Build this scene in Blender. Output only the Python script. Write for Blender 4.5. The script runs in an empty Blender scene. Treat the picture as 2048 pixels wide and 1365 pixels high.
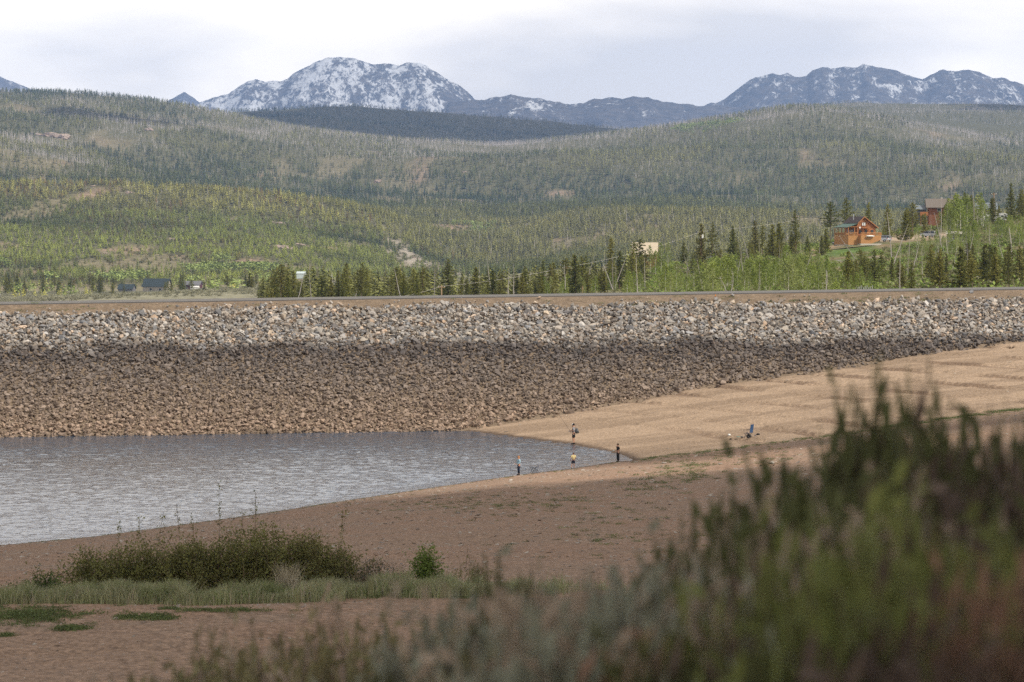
import bpy, bmesh, math
import numpy as np
from mathutils import Vector, Matrix
R = math.radians
S = bpy.context.scene
COL = S.collection
rng = np.random.default_rng(11)

# ------------------------------------------------------------------ camera, world, sun, exposure
F = 7680.0            # focal length in photo pixels (2048 wide)
H = 17.06             # eye height above the water
YH = 500.0            # row of the horizon
cam = bpy.data.cameras.new('camera'); camo = bpy.data.objects.new('camera', cam); COL.objects.link(camo)
cam.sensor_width = 36; cam.lens = 135; cam.shift_y = -(682.5-YH)/2048
cam.clip_start = 0.3; cam.clip_end = 90000
cam.dof.use_dof = True; cam.dof.focus_distance = 330; cam.dof.aperture_fstop = 4.2; cam.dof.aperture_blades = 9
camo.location = (0, 0, H); camo.rotation_euler = (R(90), 0, 0)
S.camera = camo
S.view_settings.view_transform = 'Standard'; S.view_settings.look = 'None'
S.view_settings.gamma = 1; S.view_settings.exposure = 0
SUN_EL, SUN_AZ = 47.0, 118.0      # azimuth clockwise from +Y (view direction): right, a little behind the camera
sd = Vector((math.sin(R(SUN_AZ))*math.cos(R(SUN_EL)), math.cos(R(SUN_AZ))*math.cos(R(SUN_EL)), math.sin(R(SUN_EL))))
sun = bpy.data.lights.new('sun', 'SUN'); suno = bpy.data.objects.new('sun', sun); COL.objects.link(suno)
sun.energy = 4.6; sun.angle = R(0.6); sun.color = (1.0, 0.93, 0.82)
suno.rotation_euler = sd.to_track_quat('Z', 'Y').to_euler()
W = bpy.data.worlds.new('World'); S.world = W; W.use_nodes = True
nt = W.node_tree; nt.nodes.clear()
def wn(t, **k):
    n = nt.nodes.new(t)
    for a, b in k.items(): setattr(n, a, b)
    return n
sky = wn('ShaderNodeTexSky', sky_type='NISHITA', sun_disc=False, sun_elevation=R(SUN_EL), sun_rotation=R(SUN_AZ), altitude=2500)
tc = wn('ShaderNodeTexCoord'); mp = wn('ShaderNodeMapping'); mp.inputs['Scale'].default_value = (1, 1, 2.6)
mp.inputs['Location'].default_value = (0.35, 0.0, 0.1)
nz = wn('ShaderNodeTexNoise'); nz.inputs['Scale'].default_value = 9; nz.inputs['Detail'].default_value = 6; nz.inputs['Roughness'].default_value = 0.48; nz.inputs['Distortion'].default_value = 0.25
nz2 = wn('ShaderNodeTexNoise'); nz2.inputs['Scale'].default_value = 3.2; nz2.inputs['Detail'].default_value = 3
cr = wn('ShaderNodeValToRGB')
cr.color_ramp.elements[0].position = 0.38; cr.color_ramp.elements[0].color = (10.3, 9.75, 9.2, 1)
cr.color_ramp.elements[1].position = 0.60; cr.color_ramp.elements[1].color = (16.6, 15.2, 13.4, 1)
cv = wn('ShaderNodeMapRange'); cv.inputs[1].default_value = 0.3; cv.inputs[2].default_value = 0.5; cv.inputs[3].default_value = 0.86; cv.inputs[4].default_value = 0.99
mx = wn('ShaderNodeMix', data_type='RGBA'); bg = wn('ShaderNodeBackground'); bg.inputs[1].default_value = 0.1
wo = wn('ShaderNodeOutputWorld')
L = nt.links.new
L(tc.outputs['Generated'], mp.inputs[0]); L(mp.outputs[0], nz.inputs['Vector']); L(mp.outputs[0], nz2.inputs['Vector'])
L(nz.outputs[0], cr.inputs[0]); L(nz2.outputs[0], cv.inputs[0]); L(cv.outputs[0], mx.inputs[0])
sz = wn('ShaderNodeSeparateXYZ'); hz = wn('ShaderNodeMapRange'); hz.inputs[1].default_value = .02; hz.inputs[2].default_value = .45; hz.inputs[3].default_value = 1.42; hz.inputs[4].default_value = .45
L(tc.outputs['Generated'], sz.inputs[0]); L(sz.outputs[2], hz.inputs[0]); vs = wn('ShaderNodeVectorMath', operation='SCALE'); L(hz.outputs[0], vs.inputs['Scale']); L(cr.outputs[0], vs.inputs[0])
L(sky.outputs[0], mx.inputs[6]); L(vs.outputs[0], mx.inputs[7]); L(mx.outputs[2], bg.inputs[0]); L(bg.outputs[0], wo.inputs[0])
S.cycles.max_bounces = 5; S.cycles.diffuse_bounces = 2; S.cycles.glossy_bounces = 2; S.cycles.transmission_bounces = 2
S.cycles.transparent_max_bounces = 4; S.cycles.volume_bounces = 0
try: S.cycles.use_denoising = False
except Exception: pass

# ------------------------------------------------------------------ helpers
def P(px, py, D):
    return np.array([(px-1024)/F*D, D, H-(py-YH)/F*D])
def hsh(ix, iy, seed):
    n = (ix.astype(np.int64)*374761393 + iy.astype(np.int64)*668265263 + seed*1442695041) & 0x7fffffff
    n = ((n ^ (n >> 13))*1274126177) & 0x7fffffff
    n = (n ^ (n >> 16)) & 0xffff
    return n/65535.0
def vn(x, y, seed=0):
    x = np.asarray(x, float); y = np.asarray(y, float)
    ix = np.floor(x); iy = np.floor(y); fx = x-ix; fy = y-iy
    fx = fx*fx*fx*(fx*(fx*6-15)+10); fy = fy*fy*fy*(fy*(fy*6-15)+10)
    a = hsh(ix, iy, seed); b = hsh(ix+1, iy, seed); c = hsh(ix, iy+1, seed); d = hsh(ix+1, iy+1, seed)
    return (a+(b-a)*fx)*(1-fy)+(c+(d-c)*fx)*fy
def fbm(x, y, seed=0, octv=4, gain=0.5):
    s = 0; a = 1; t = 0
    for o in range(octv):
        s = s+a*(vn(x*2**o+o*17.3, y*2**o+o*9.1, seed+o)-0.5); t += a; a *= gain
    return s/t*2
def ridg(x, y, seed=0, octv=4, gain=0.5):
    s = 0; a = 1; t = 0
    for o in range(octv):
        s = s+a*(1-np.abs(vn(x*2**o+o*17.3, y*2**o+o*9.1, seed+o)*2-1)); t += a; a *= gain
    return s/t
def sstep(a, b, x):
    t = np.clip((np.asarray(x, float)-a)/(b-a), 0, 1); return t*t*(3-2*t)

def mesh_np(name, V, Fq, mats, smooth=False, col=None, mi=None):
    """V (n,3), Fq (m,k) array or list of arrays with different k"""
    if not isinstance(Fq, (list, tuple)): Fq = [Fq]
    Fq = [np.asarray(f, dtype=np.int32) for f in Fq if len(f)]
    me = bpy.data.meshes.new(name)
    nl = sum(f.size for f in Fq); nf = sum(len(f) for f in Fq)
    me.vertices.add(len(V)); me.loops.add(nl); me.polygons.add(nf)
    me.vertices.foreach_set('co', np.asarray(V, dtype=np.float32).ravel())
    me.loops.foreach_set('vertex_index', np.concatenate([f.ravel() for f in Fq]))
    tot = np.concatenate([np.full(len(f), f.shape[1], dtype=np.int32) for f in Fq])
    st = np.concatenate([[0], np.cumsum(tot)[:-1]]).astype(np.int32)
    me.polygons.foreach_set('loop_start', st); me.polygons.foreach_set('loop_total', tot)
    if mi is not None: me.polygons.foreach_set('material_index', np.asarray(mi, dtype=np.int32))
    me.polygons.foreach_set('use_smooth', np.full(nf, smooth))
    me.update(calc_edges=True); me.validate()
    for m in (mats if isinstance(mats, (list, tuple)) else [mats]): me.materials.append(m)
    if col is not None:
        a = me.color_attributes.new('gcol', 'FLOAT_COLOR', 'POINT')
        c = np.ones((len(V), 4), dtype=np.float32); c[:, :3] = col
        a.data.foreach_set('color', c.ravel())
    return me
def link(name, me, parent=None, loc=None, rz=None):
    o = bpy.data.objects.new(name, me); COL.objects.link(o)
    if parent is not None: o.parent = parent
    if loc is not None: o.location = loc
    if rz is not None: o.rotation_euler = (0, 0, rz)
    return o
def tag(o, label=None, cat=None, group=None, kind=None):
    if label: o['label'] = label
    if cat: o['category'] = cat
    if group: o['group'] = group
    if kind: o['kind'] = kind
    return o
def thing(name, loc, label, cat, rz=0.0, group=None, kids=(), scale=None):
    r = bpy.data.objects.new(name, None); COL.objects.link(r); r.empty_display_size = 0.3
    r.location = loc; r.rotation_euler = (0, 0, rz)
    if scale is not None: r.scale = scale if hasattr(scale, '__len__') else (scale,)*3
    tag(r, label, cat, group)
    for n, me in kids: link(n, me, r)
    return r
_o = 'zeroth first second third fourth fifth sixth seventh eighth ninth tenth eleventh twelfth thirteenth fourteenth fifteenth sixteenth seventeenth eighteenth nineteenth'.split()
_t = {20: 'twenty', 30: 'thirty', 40: 'forty', 50: 'fifty', 60: 'sixty', 70: 'seventy', 80: 'eighty', 90: 'ninety'}
def ordn(n):
    if n < 20: return _o[n]
    if n >= 100: return 'hundred-and-'+ordn(n-100) if n > 100 else 'hundredth'
    return _t[n//10*10]+'-'+_o[n % 10] if n % 10 else _t[n][:-1]+'ieth'
class MB:
    """mesh builder: boxes, tubes, polys -> one mesh"""
    def __init__(s): s.v = []; s.f = []; s.n = 0; s.m = []
    def add(s, V, Fs, m=0):
        s.v.extend([tuple(map(float, p)) for p in V]); s.f.extend([tuple(int(i)+s.n for i in f) for f in Fs]); s.m.extend([m]*len(Fs)); s.n += len(V)
    def box(s, c, d, m=0, rot=None):
        x, y, z = d[0]/2, d[1]/2, d[2]/2
        V = [Vector((i, j, k)) for i in (-x, x) for j in (-y, y) for k in (-z, z)]
        if rot is not None: V = [rot @ v for v in V]
        V = [v+Vector(c) for v in V]
        s.add(V, [(0, 1, 3, 2), (4, 6, 7, 5), (0, 4, 5, 1), (2, 3, 7, 6), (0, 2, 6, 4), (1, 5, 7, 3)], m)
    def tube(s, pts, rad, n=6, m=0, cap=True):
        pts = [Vector(p) for p in pts]
        if not hasattr(rad, '__len__'): rad = [rad]*len(pts)
        V = []
        for i, p in enumerate(pts):
            d = (pts[min(i+1, len(pts)-1)]-pts[max(i-1, 0)]).normalized()
            a = d.orthogonal().normalized() if abs(d.z) > 0.9 else d.cross(Vector((0, 0, 1))).normalized()
            if abs(d.z) > 0.9: a = Vector((1, 0, 0)); a = (a-d*a.dot(d)).normalized()
            b = d.cross(a)
            for k in range(n):
                t = 2*math.pi*k/n; V.append(p+(a*math.cos(t)+b*math.sin(t))*rad[i])
        Fs = [(i*n+k, i*n+(k+1) % n, (i+1)*n+(k+1) % n, (i+1)*n+k) for i in range(len(pts)-1) for k in range(n)]
        if cap: Fs += [tuple(range(n))[::-1], tuple(range((len(pts)-1)*n, len(pts)*n))]
        s.add(V, Fs, m)
    def prism(s, poly, y0, y1, m=0):
        """poly in (x,z) extruded along y"""
        n = len(poly)
        V = [(p[0], y0, p[1]) for p in poly]+[(p[0], y1, p[1]) for p in poly]
        s.add(V, [tuple(range(n)), tuple(range(n, 2*n))[::-1]]+[(i, i+n, (i+1) % n+n, (i+1) % n) for i in range(n)], m)
    def ell(s, c, r, m=0, nu=10, nv=7, noise=0, seed=0):
        V = []; rr = np.random.default_rng(seed)
        for j in range(nv+1):
            t = math.pi*j/nv
            for i in range(nu):
                p = 2*math.pi*i/nu; q = 1+noise*(rr.random()-.5)
                V.append((c[0]+r[0]*math.sin(t)*math.cos(p)*q, c[1]+r[1]*math.sin(t)*math.sin(p)*q, c[2]+r[2]*math.cos(t)*q))
        s.add(V, [(j*nu+i, (j+1)*nu+i, (j+1)*nu+(i+1) % nu, j*nu+(i+1) % nu) for j in range(nv) for i in range(nu)], m)
    def mesh(s, name, mats, smooth=False, bevel=0):
        me = bpy.data.meshes.new(name); me.from_pydata(s.v, [], s.f)
        for m in (mats if isinstance(mats, (list, tuple)) else [mats]): me.materials.append(m)
        me.polygons.foreach_set('material_index', s.m)
        bm = bmesh.new(); bm.from_mesh(me)
        bmesh.ops.recalc_face_normals(bm, faces=bm.faces)
        if bevel: bmesh.ops.bevel(bm, geom=bm.edges[:], offset=bevel, segments=2, affect='EDGES', clamp_overlap=True)
        bm.to_mesh(me); bm.free()
        if smooth: me.polygons.foreach_set('use_smooth', [True]*len(me.polygons))
        me.update(); return me

def mat(name, col=(0.5, 0.5, 0.5), rough=0.8, nscale=0, namt=0.0, col2=None, bump=0, bscale=None, coord='Object', rand=0.0, randcol=None,
        attr=None, inst=False, metallic=0, spec=0.3, transl=0, detail=4, stretch=None, grain=None, sss=0):
    m = bpy.data.materials.new(name); m.use_nodes = True; t = m.node_tree; t.nodes.clear()
    def n(ty, **k):
        q = t.nodes.new(ty)
        for a, b in k.items(): setattr(q, a, b)
        return q
    out = n('ShaderNodeOutputMaterial'); b = n('ShaderNodeBsdfPrincipled')
    b.inputs['Roughness'].default_value = rough; b.inputs['Metallic'].default_value = metallic; b.inputs['Specular IOR Level'].default_value = spec
    co = n('ShaderNodeTexCoord'); geo = n('ShaderNodeNewGeometry')
    vec = geo.outputs['Position'] if coord == 'World' else co.outputs[coord]
    if stretch:
        mm = n('ShaderNodeMapping'); mm.inputs['Scale'].default_value = stretch; t.links.new(vec, mm.inputs[0]); vec = mm.outputs[0]
    c = None
    if attr:
        a = n('ShaderNodeAttribute', attribute_name=attr, attribute_type='INSTANCER' if inst else 'GEOMETRY'); c = a.outputs['Color']
    else:
        rg = n('ShaderNodeRGB'); rg.outputs[0].default_value = (*col, 1); c = rg.outputs[0]
    if randcol:
        oi = n('ShaderNodeObjectInfo'); rp = n('ShaderNodeValToRGB'); rp.color_ramp.interpolation = 'LINEAR'
        els = rp.color_ramp.elements
        els[0].position = 0; els[0].color = (*randcol[0], 1); els[1].position = 1; els[1].color = (*randcol[-1], 1)
        for i, q in enumerate(randcol[1:-1]):
            e = els.new((i+1)/(len(randcol)-1)); e.color = (*q, 1)
        t.links.new(oi.outputs['Random'], rp.inputs[0]); c = rp.outputs[0]
    if nscale:
        z = n('ShaderNodeTexNoise'); z.inputs['Scale'].default_value = nscale; z.inputs['Detail'].default_value = detail; z.inputs['Roughness'].default_value = 0.6
        t.links.new(vec, z.inputs['Vector'])
        mr = n('ShaderNodeMapRange'); mr.inputs[1].default_value = 0.3; mr.inputs[2].default_value = 0.7
        t.links.new(z.outputs[0], mr.inputs[0])
        if col2:
            mr.inputs[3].default_value = 0; mr.inputs[4].default_value = 1
            q = n('ShaderNodeMix', data_type='RGBA'); t.links.new(mr.outputs[0], q.inputs[0]); t.links.new(c, q.inputs[6]); q.inputs[7].default_value = (*col2, 1); c = q.outputs[2]
        if namt:
            mr2 = n('ShaderNodeMapRange'); mr2.inputs[1].default_value = 0.3; mr2.inputs[2].default_value = 0.7; mr2.inputs[3].default_value = 1-namt; mr2.inputs[4].default_value = 1+namt
            z2 = n('ShaderNodeTexNoise'); z2.inputs['Scale'].default_value = nscale*3.1; z2.inputs['Detail'].default_value = detail
            t.links.new(vec, z2.inputs['Vector']); t.links.new(z2.outputs[0], mr2.inputs[0])
            q = n('ShaderNodeVectorMath', operation='SCALE'); t.links.new(c, q.inputs[0]); t.links.new(mr2.outputs[0], q.inputs['Scale']); c = q.outputs[0]
    if grain:
        z = n('ShaderNodeTexNoise'); z.inputs['Scale'].default_value = grain[0]; z.inputs['Detail'].default_value = 2
        t.links.new(vec, z.inputs['Vector']); mr = n('ShaderNodeMapRange'); mr.inputs[1].default_value = 0.35; mr.inputs[2].default_value = 0.65; mr.inputs[3].default_value = 1-grain[1]; mr.inputs[4].default_value = 1+grain[1]
        t.links.new(z.outputs[0], mr.inputs[0]); q = n('ShaderNodeVectorMath', operation='SCALE'); t.links.new(c, q.inputs[0]); t.links.new(mr.outputs[0], q.inputs['Scale']); c = q.outputs[0]
    if rand:
        oi = n('ShaderNodeObjectInfo'); mr = n('ShaderNodeMapRange'); mr.inputs[3].default_value = 1-rand; mr.inputs[4].default_value = 1+rand
        wv = n('ShaderNodeMath', operation='MULTIPLY'); wv.inputs[1].default_value = 7.31; fr = n('ShaderNodeMath', operation='FRACT')
        t.links.new(oi.outputs['Random'], wv.inputs[0]); t.links.new(wv.outputs[0], fr.inputs[0]); t.links.new(fr.outputs[0], mr.inputs[0])
        q = n('ShaderNodeVectorMath', operation='SCALE'); t.links.new(c, q.inputs[0]); t.links.new(mr.outputs[0], q.inputs['Scale']); c = q.outputs[0]
    t.links.new(c, b.inputs['Base Color'])
    if bump:
        z = n('ShaderNodeTexNoise'); z.inputs['Scale'].default_value = bscale or nscale*2; z.inputs['Detail'].default_value = 5
        t.links.new(vec, z.inputs['Vector']); bp = n('ShaderNodeBump'); bp.inputs['Strength'].default_value = 1; bp.inputs['Distance'].default_value = bump
        t.links.new(z.outputs[0], bp.inputs['Height']); t.links.new(bp.outputs[0], b.inputs['Normal'])
    sh = b.outputs[0]
    if transl:
        tr = n('ShaderNodeBsdfTranslucent'); t.links.new(c, tr.inputs[0]); ms = n('ShaderNodeMixShader'); ms.inputs[0].default_value = transl
        t.links.new(sh, ms.inputs[1]); t.links.new(tr.outputs[0], ms.inputs[2]); sh = ms.outputs[0]
    t.links.new(sh, out.inputs[0])
    m['_c'] = 1
    return m

def unit(v): return v/np.maximum(np.linalg.norm(v, axis=-1, keepdims=True), 1e-9)
def leaves(C, size, r, aspect=0.5, up=0.0, axis=None):
    """diamond leaves at centres C; returns V,F"""
    n = len(C); a = r.normal(size=(n, 3)) if axis is None else axis+r.normal(size=(n, 3))*0.35
    a[:, 2] += up; a = unit(a); b = unit(np.cross(a, r.normal(size=(n, 3))))
    s = np.broadcast_to(np.asarray(size, float), (n,))[:, None]
    V = np.stack([C-a*s, C+b*s*aspect, C+a*s, C-b*s*aspect], 1).reshape(-1, 3)
    return V, np.arange(4*n).reshape(n, 4)
def joinVF(parts):
    Vs = []; Fs = []; o = 0
    for V, Fx in parts:
        Vs.append(V); Fs.append(np.asarray(Fx)+o); o += len(V)
    return np.concatenate(Vs), np.concatenate(Fs)
def strips(A, B, wa, wb, r):
    """thin tapered quads from A to B"""
    d = unit(B-A); b = unit(np.cross(d, r.normal(size=A.shape)))
    wa = np.broadcast_to(wa, (len(A),))[:, None]; wb = np.broadcast_to(wb, (len(A),))[:, None]
    V = np.stack([A-b*wa, A+b*wa, B+b*wb, B-b*wb], 1).reshape(-1, 3)
    return V, np.arange(4*len(A)).reshape(-1, 4)
def copy_tree(o, parent=None):
    c = o.copy(); COL.objects.link(c); c.parent = parent
    for ch in o.children:
        copy_tree(ch, c)
    return c
def scatter(name, pts, rot, scl, protos, mats_idx=None, tint=None, label=None, parent=None):
    """one stuff object: geometry-node instances of proto meshes on points (protos: list of objects not in the scene)"""
    me = bpy.data.meshes.new(name); me.vertices.add(len(pts)); me.vertices.foreach_set('co', np.asarray(pts, np.float32).ravel())
    def at(nm, ty, data, key):
        a = me.attributes.new(nm, ty, 'POINT'); a.data.foreach_set(key, np.asarray(data, np.float32 if ty != 'INT' else np.int32).ravel())
    at('irot', 'FLOAT_VECTOR', rot, 'vector'); at('iscl', 'FLOAT_VECTOR', scl, 'vector')
    at('iidx', 'INT', mats_idx if mats_idx is not None else np.zeros(len(pts)), 'value')
    if tint is not None: at('tint', 'FLOAT_VECTOR', tint, 'vector')
    o = link(name, me)
    g = bpy.data.node_groups.new(name+'_nodes', 'GeometryNodeTree')
    g.interface.new_socket('Geometry', in_out='INPUT', socket_type='NodeSocketGeometry'); g.interface.new_socket('Geometry', in_out='OUTPUT', socket_type='NodeSocketGeometry')
    gi = g.nodes.new('NodeGroupInput'); go = g.nodes.new('NodeGroupOutput')
    jn = g.nodes.new('GeometryNodeGeometryToInstance')
    for p in protos[::-1]:
        oi = g.nodes.new('GeometryNodeObjectInfo'); oi.inputs[0].default_value = p; oi.inputs['As Instance'].default_value = True
        g.links.new(oi.outputs['Geometry'], jn.inputs[0])
    ip = g.nodes.new('GeometryNodeInstanceOnPoints'); ip.inputs['Pick Instance'].default_value = True
    def na(nm, ty):
        q = g.nodes.new('GeometryNodeInputNamedAttribute'); q.data_type = ty; q.inputs[0].default_value = nm; return q.outputs[0]
    # chain separate ObjectInfo instances with a join so the order is fixed
    jg = g.nodes.new('GeometryNodeJoinGeometry')
    for lk in list(g.links):
        g.links.remove(lk)
    for nd in g.nodes:
        if nd.bl_idname == 'GeometryNodeObjectInfo': g.links.new(nd.outputs['Geometry'], jg.inputs[0])
    g.links.new(gi.outputs[0], ip.inputs['Points']); g.links.new(jg.outputs[0], ip.inputs['Instance'])
    g.links.new(na('iidx', 'INT'), ip.inputs['Instance Index'])
    er = g.nodes.new('FunctionNodeEulerToRotation'); g.links.new(na('irot', 'FLOAT_VECTOR'), er.inputs[0]); g.links.new(er.outputs[0], ip.inputs['Rotation'])
    g.links.new(na('iscl', 'FLOAT_VECTOR'), ip.inputs['Scale'])
    g.links.new(ip.outputs[0], go.inputs[0])
    md = o.modifiers.new('scatter', 'NODES'); md.node_group = g
    tag(o, label, None, None, 'stuff')
    return o
def proto(name, me):   # object kept out of the scene; only its instances are drawn
    return bpy.data.objects.new(name, me)

# ------------------------------------------------------------------ near terrain
def Xf(Y): return np.interp(Y, [200, 300, 313, 318, 323, 336, 354, 362, 380, 400, 430], [10.5, 10.0, 9.6, 9.3, 8.6, 5.4, -1.1, -4.4, -10.5, -17, -27])
def gB(d):
    return np.where(d > 0, np.interp(d, [0, 8, 17, 28, 70, 120, 300], [0, .85, 1.95, 3.3, 7.5, 12, 20]), np.maximum(d*0.12, -4))
def Ys(X): return np.interp(X, [-400, -75, -29.6, -24.6, -16.8, -8, .5, 4.8, 8.5, 12, 17.2, 26.2, 42.4, 80, 300], [118, 125, 221.7, 229, 247, 270, 291, 299.8, 309.7, 312, 312.5, 314, 318, 330, 340])
def zface(X, Y): return (Y-349.4-.306*(X+46.6))/2.65
def zcrest(X): return 11.57+.0107*(X+50.7)
def Ycrest(X): return 349.4+.306*(X+46.6)+2.65*zcrest(X)
def near(X, Y, fine=True):
    X = np.asarray(X, float); Y = np.asarray(Y, float)
    ys = Ys(X); zr = np.maximum(0, gB(X-Xf(ys)))
    beach = np.maximum(gB(X-Xf(Y)), -0.07*np.maximum(Y-ys, 0)*(X < 11)-50.0*(X >= 11))
    top = 7.62+0.012*np.clip(X, -60, 60)
    t = np.clip((ys-Y)/np.maximum(ys-105, 1), 0, 1)
    bank = zr+(top-zr)*(t*0.9+0.1*t*t)
    fg = np.interp(Y, [-200, -30, 0, 6, 12, 20, 40, 58, 74, 88, 100, 105], [30, 19.5, 15.7, 15.35, 14.9, 13.7, 10.9, 8.75, 7.72, 7.6, 7.72, 7.62])+0.012*np.clip(X, -60, 60)
    z = np.where(Y > ys, beach, np.where(Y > 105, bank, fg))
    if fine:
        a = 0.012+0.2*sstep(0.15, 1.4, np.abs(z))
        z = z+a*fbm(X/7, Y/9, 3, 3)+0.35*a*fbm(X/1.3, Y/1.7, 8, 3)
        # strand lines left by the falling water
        zz = z*1.7+fbm(X/22, Y/22, 21, 2)*0.22
        st = (zz-np.floor(zz))
        z = z-0.30*sstep(0.74, 0.95, st)*(Y > ys-3)*sstep(0.5, 1.2, z)*(0.25+0.75*vn(X/13, Y/13, 33))
        # wheel ruts on the track
        z = z-0.06*np.exp(-((Y-92.0-0.06*X)/0.5)**2)-0.06*np.exp(-((Y-89.6-0.06*X)/0.5)**2)
    return z
def nz1(x, y): return float(near(np.array([x]), np.array([y]))[0])

def grid(xs, ys):
    X, Y = np.meshgrid(xs, ys)
    nx, ny = len(xs), len(ys)
    i = np.arange(nx*ny).reshape(ny, nx)
    Fq = np.stack([i[:-1, :-1].ravel(), i[:-1, 1:].ravel(), i[1:, 1:].ravel(), i[1:, :-1].ravel()], 1)
    return X.ravel(), Y.ravel(), Fq
xs = np.concatenate([np.arange(-300, -62, 14), np.arange(-62, 62, .5), np.arange(62, 320, 14)])
ys_ = np.concatenate([np.arange(-120, 0, 6), np.arange(0, 70, 1.0), np.arange(70, 125, .4), np.arange(125, 300, .6), np.arange(300, 425, .45)])
X, Y, Fq = grid(xs, ys_)
Z = near(X, Y)
def mixc(a, b, t): t = np.asarray(t)[..., None]; return np.asarray(a)*(1-t)+np.asarray(b)*t
ys0 = Ys(X)
brown = np.array([.295, .205, .148]); tan = np.array([.36, .265, .187]); wet = np.array([.105, .075, .055]); redb = np.array([.30, .20, .142])
c = mixc(brown, redb, sstep(-.3, .3, fbm(X/9, Y/12, 41, 3)))
c = mixc(c, np.array([.27, .2, .15]), 0.6*sstep(0.1, .5, fbm(X/3, Y/2.2, 47, 3)))
isb = sstep(-1.5, 1.0, Y-ys0+1.2*fbm(X/3, Y/3, 5, 2))
tanv = mixc(tan, np.array([.275, .20, .14]), sstep(-.35, .35, fbm(X/11, Y/4, 51, 4)))
c = mixc(c, tanv, isb)
zz = near(X, Y, False)*1.7+fbm(X/22, Y/22, 21, 2)*0.22; st = zz-np.floor(zz)
c = mixc(c, np.array([.17, .115, .08]), 0.75*sstep(.66, .82, st)*isb*sstep(.5, 1.2, Z)*sstep(.25, .6, vn(X/13, Y/13, 33)))
c = mixc(wet, c, sstep(.03, .13, Z+0.03*fbm(X/1.5, Y/1.5, 77, 2)))
m_ground = mat('dry_soil', attr='gcol', nscale=.9, namt=.16, rough=.95, coord='World', bump=.10, bscale=2.4, grain=(7.0, .3), spec=.1)
me = mesh_np('ground', np.stack([X, Y, Z], 1), Fq, m_ground, True, c)
tag(link('ground', me), kind='structure')

# ------------------------------------------------------------------ water
def water_mat():
    m = bpy.data.materials.new('lake_water'); m.use_nodes = True; t = m.node_tree; b = t.nodes['Principled BSDF']
    b.inputs['Base Color'].default_value = (.035, .068, .115, 1); b.inputs['Roughness'].default_value = .08; b.inputs['IOR'].default_value = 1.33
    g = t.nodes.new('ShaderNodeNewGeometry'); mp = t.nodes.new('ShaderNodeMapping'); mp.inputs['Scale'].default_value = (1, 1, 1)
    z = t.nodes.new('ShaderNodeTexNoise'); z.inputs['Scale'].default_value = 2.4; z.inputs['Detail'].default_value = 3; z.inputs['Distortion'].default_value = .3
    bp = t.nodes.new('ShaderNodeBump'); bp.inputs['Distance'].default_value = .05; bp.inputs['Strength'].default_value = 1
    t.links.new(g.outputs['Position'], mp.inputs[0]); t.links.new(mp.outputs[0], z.inputs['Vector']); t.links.new(z.outputs[0], bp.inputs['Height']); t.links.new(bp.outputs[0], b.inputs['Normal'])
    return m
m_water = water_mat()
xs = np.concatenate([np.arange(-400, -58, 18), np.arange(-58, 14, .17)])
yw = np.concatenate([np.arange(120, 214, 6), np.arange(214, 368, .34), np.arange(368, 400, 8)])
X, Y, Fq = grid(xs, yw)
calm = sstep(0, 12, Y-Ys(X))*.6+.4
wv = 0.060*fbm(X/.62+.2*Y, Y/.75, 61, 2)+.03*fbm(X/1.6, Y/1.6+.1*X, 62, 3)
Z = wv*(.55+.5*vn(X/14, Y/20, 63))*calm
Z = np.where((X < -58) | (Y < 214), 0, Z)
tag(link('water', mesh_np('water', np.stack([X, Y, Z], 1), Fq, m_water, True)), kind='structure')

# ------------------------------------------------------------------ dam embankment and its road
xs = np.concatenate([np.arange(-320, -66, 10), np.arange(-66, 70, .5), np.arange(70, 240, 10)])
rows = np.concatenate([np.linspace(-4, 9, 12), np.linspace(9.15, 12, 32)])
V = []; nx = len(xs)
yc = Ycrest(xs); zc = zcrest(xs)
prof = []
for zf in rows:
    z = zf*zc/12 if zf > 0 else np.full(nx, zf)
    y = 349.4+.306*(xs+46.6)+2.65*z
    z2 = z+0.05*fbm(xs/2, y/2+z, 5, 3)
    prof.append((xs, y, z2))
prof += [(xs, yc+1.0, zc+.06), (xs, yc+11.2, zc+.06), (xs, yc+36, zc*0+2.0), (xs, yc+44, zc*0-1)]
V = np.concatenate([np.stack([a, b, np.broadcast_to(cc, a.shape)], 1) for a, b, cc in prof])
n = len(prof); i = np.arange(n*nx).reshape(n, nx)
Fq = np.stack([i[:-1, :-1].ravel(), i[:-1, 1:].ravel(), i[1:, 1:].ravel(), i[1:, :-1].ravel()], 1)
m_dam = mat('embankment_soil', (.165, .125, .09), .95, nscale=.5, col2=(.21, .16, .115), namt=.15, coord='World', bump=.05, bscale=4, grain=(6, .25), spec=.1)
o = link('dam_embankment', mesh_np('dam_embankment', V, Fq, m_dam, True))
tag(o, kind='structure')
m_asph = mat('weathered_asphalt', (.15, .143, .135), .9, nscale=.3, namt=.1, coord='World')
m_asph2 = mat('asphalt_edge', (.07, .068, .07), .9)
xr = np.arange(-320, 241, 10.)
yc = Ycrest(xr); zc = zcrest(xr)
pr = [(yc+.6, zc-.15), (yc+.66, zc+.12), (yc+9.2, zc+.26), (yc+9.26, zc+.0)]
V = np.concatenate([np.stack([xr, a, b], 1) for a, b in pr]); nx = len(xr); i = np.arange(4*nx).reshape(4, nx)
Fq = np.stack([i[:-1, :-1].ravel(), i[:-1, 1:].ravel(), i[1:, 1:].ravel(), i[1:, :-1].ravel()], 1)
mi = np.repeat([1, 0, 1], nx-1)
tag(link('road', mesh_np('road', V, Fq, [m_asph, m_asph2], False, None, mi)), kind='structure')

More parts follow.
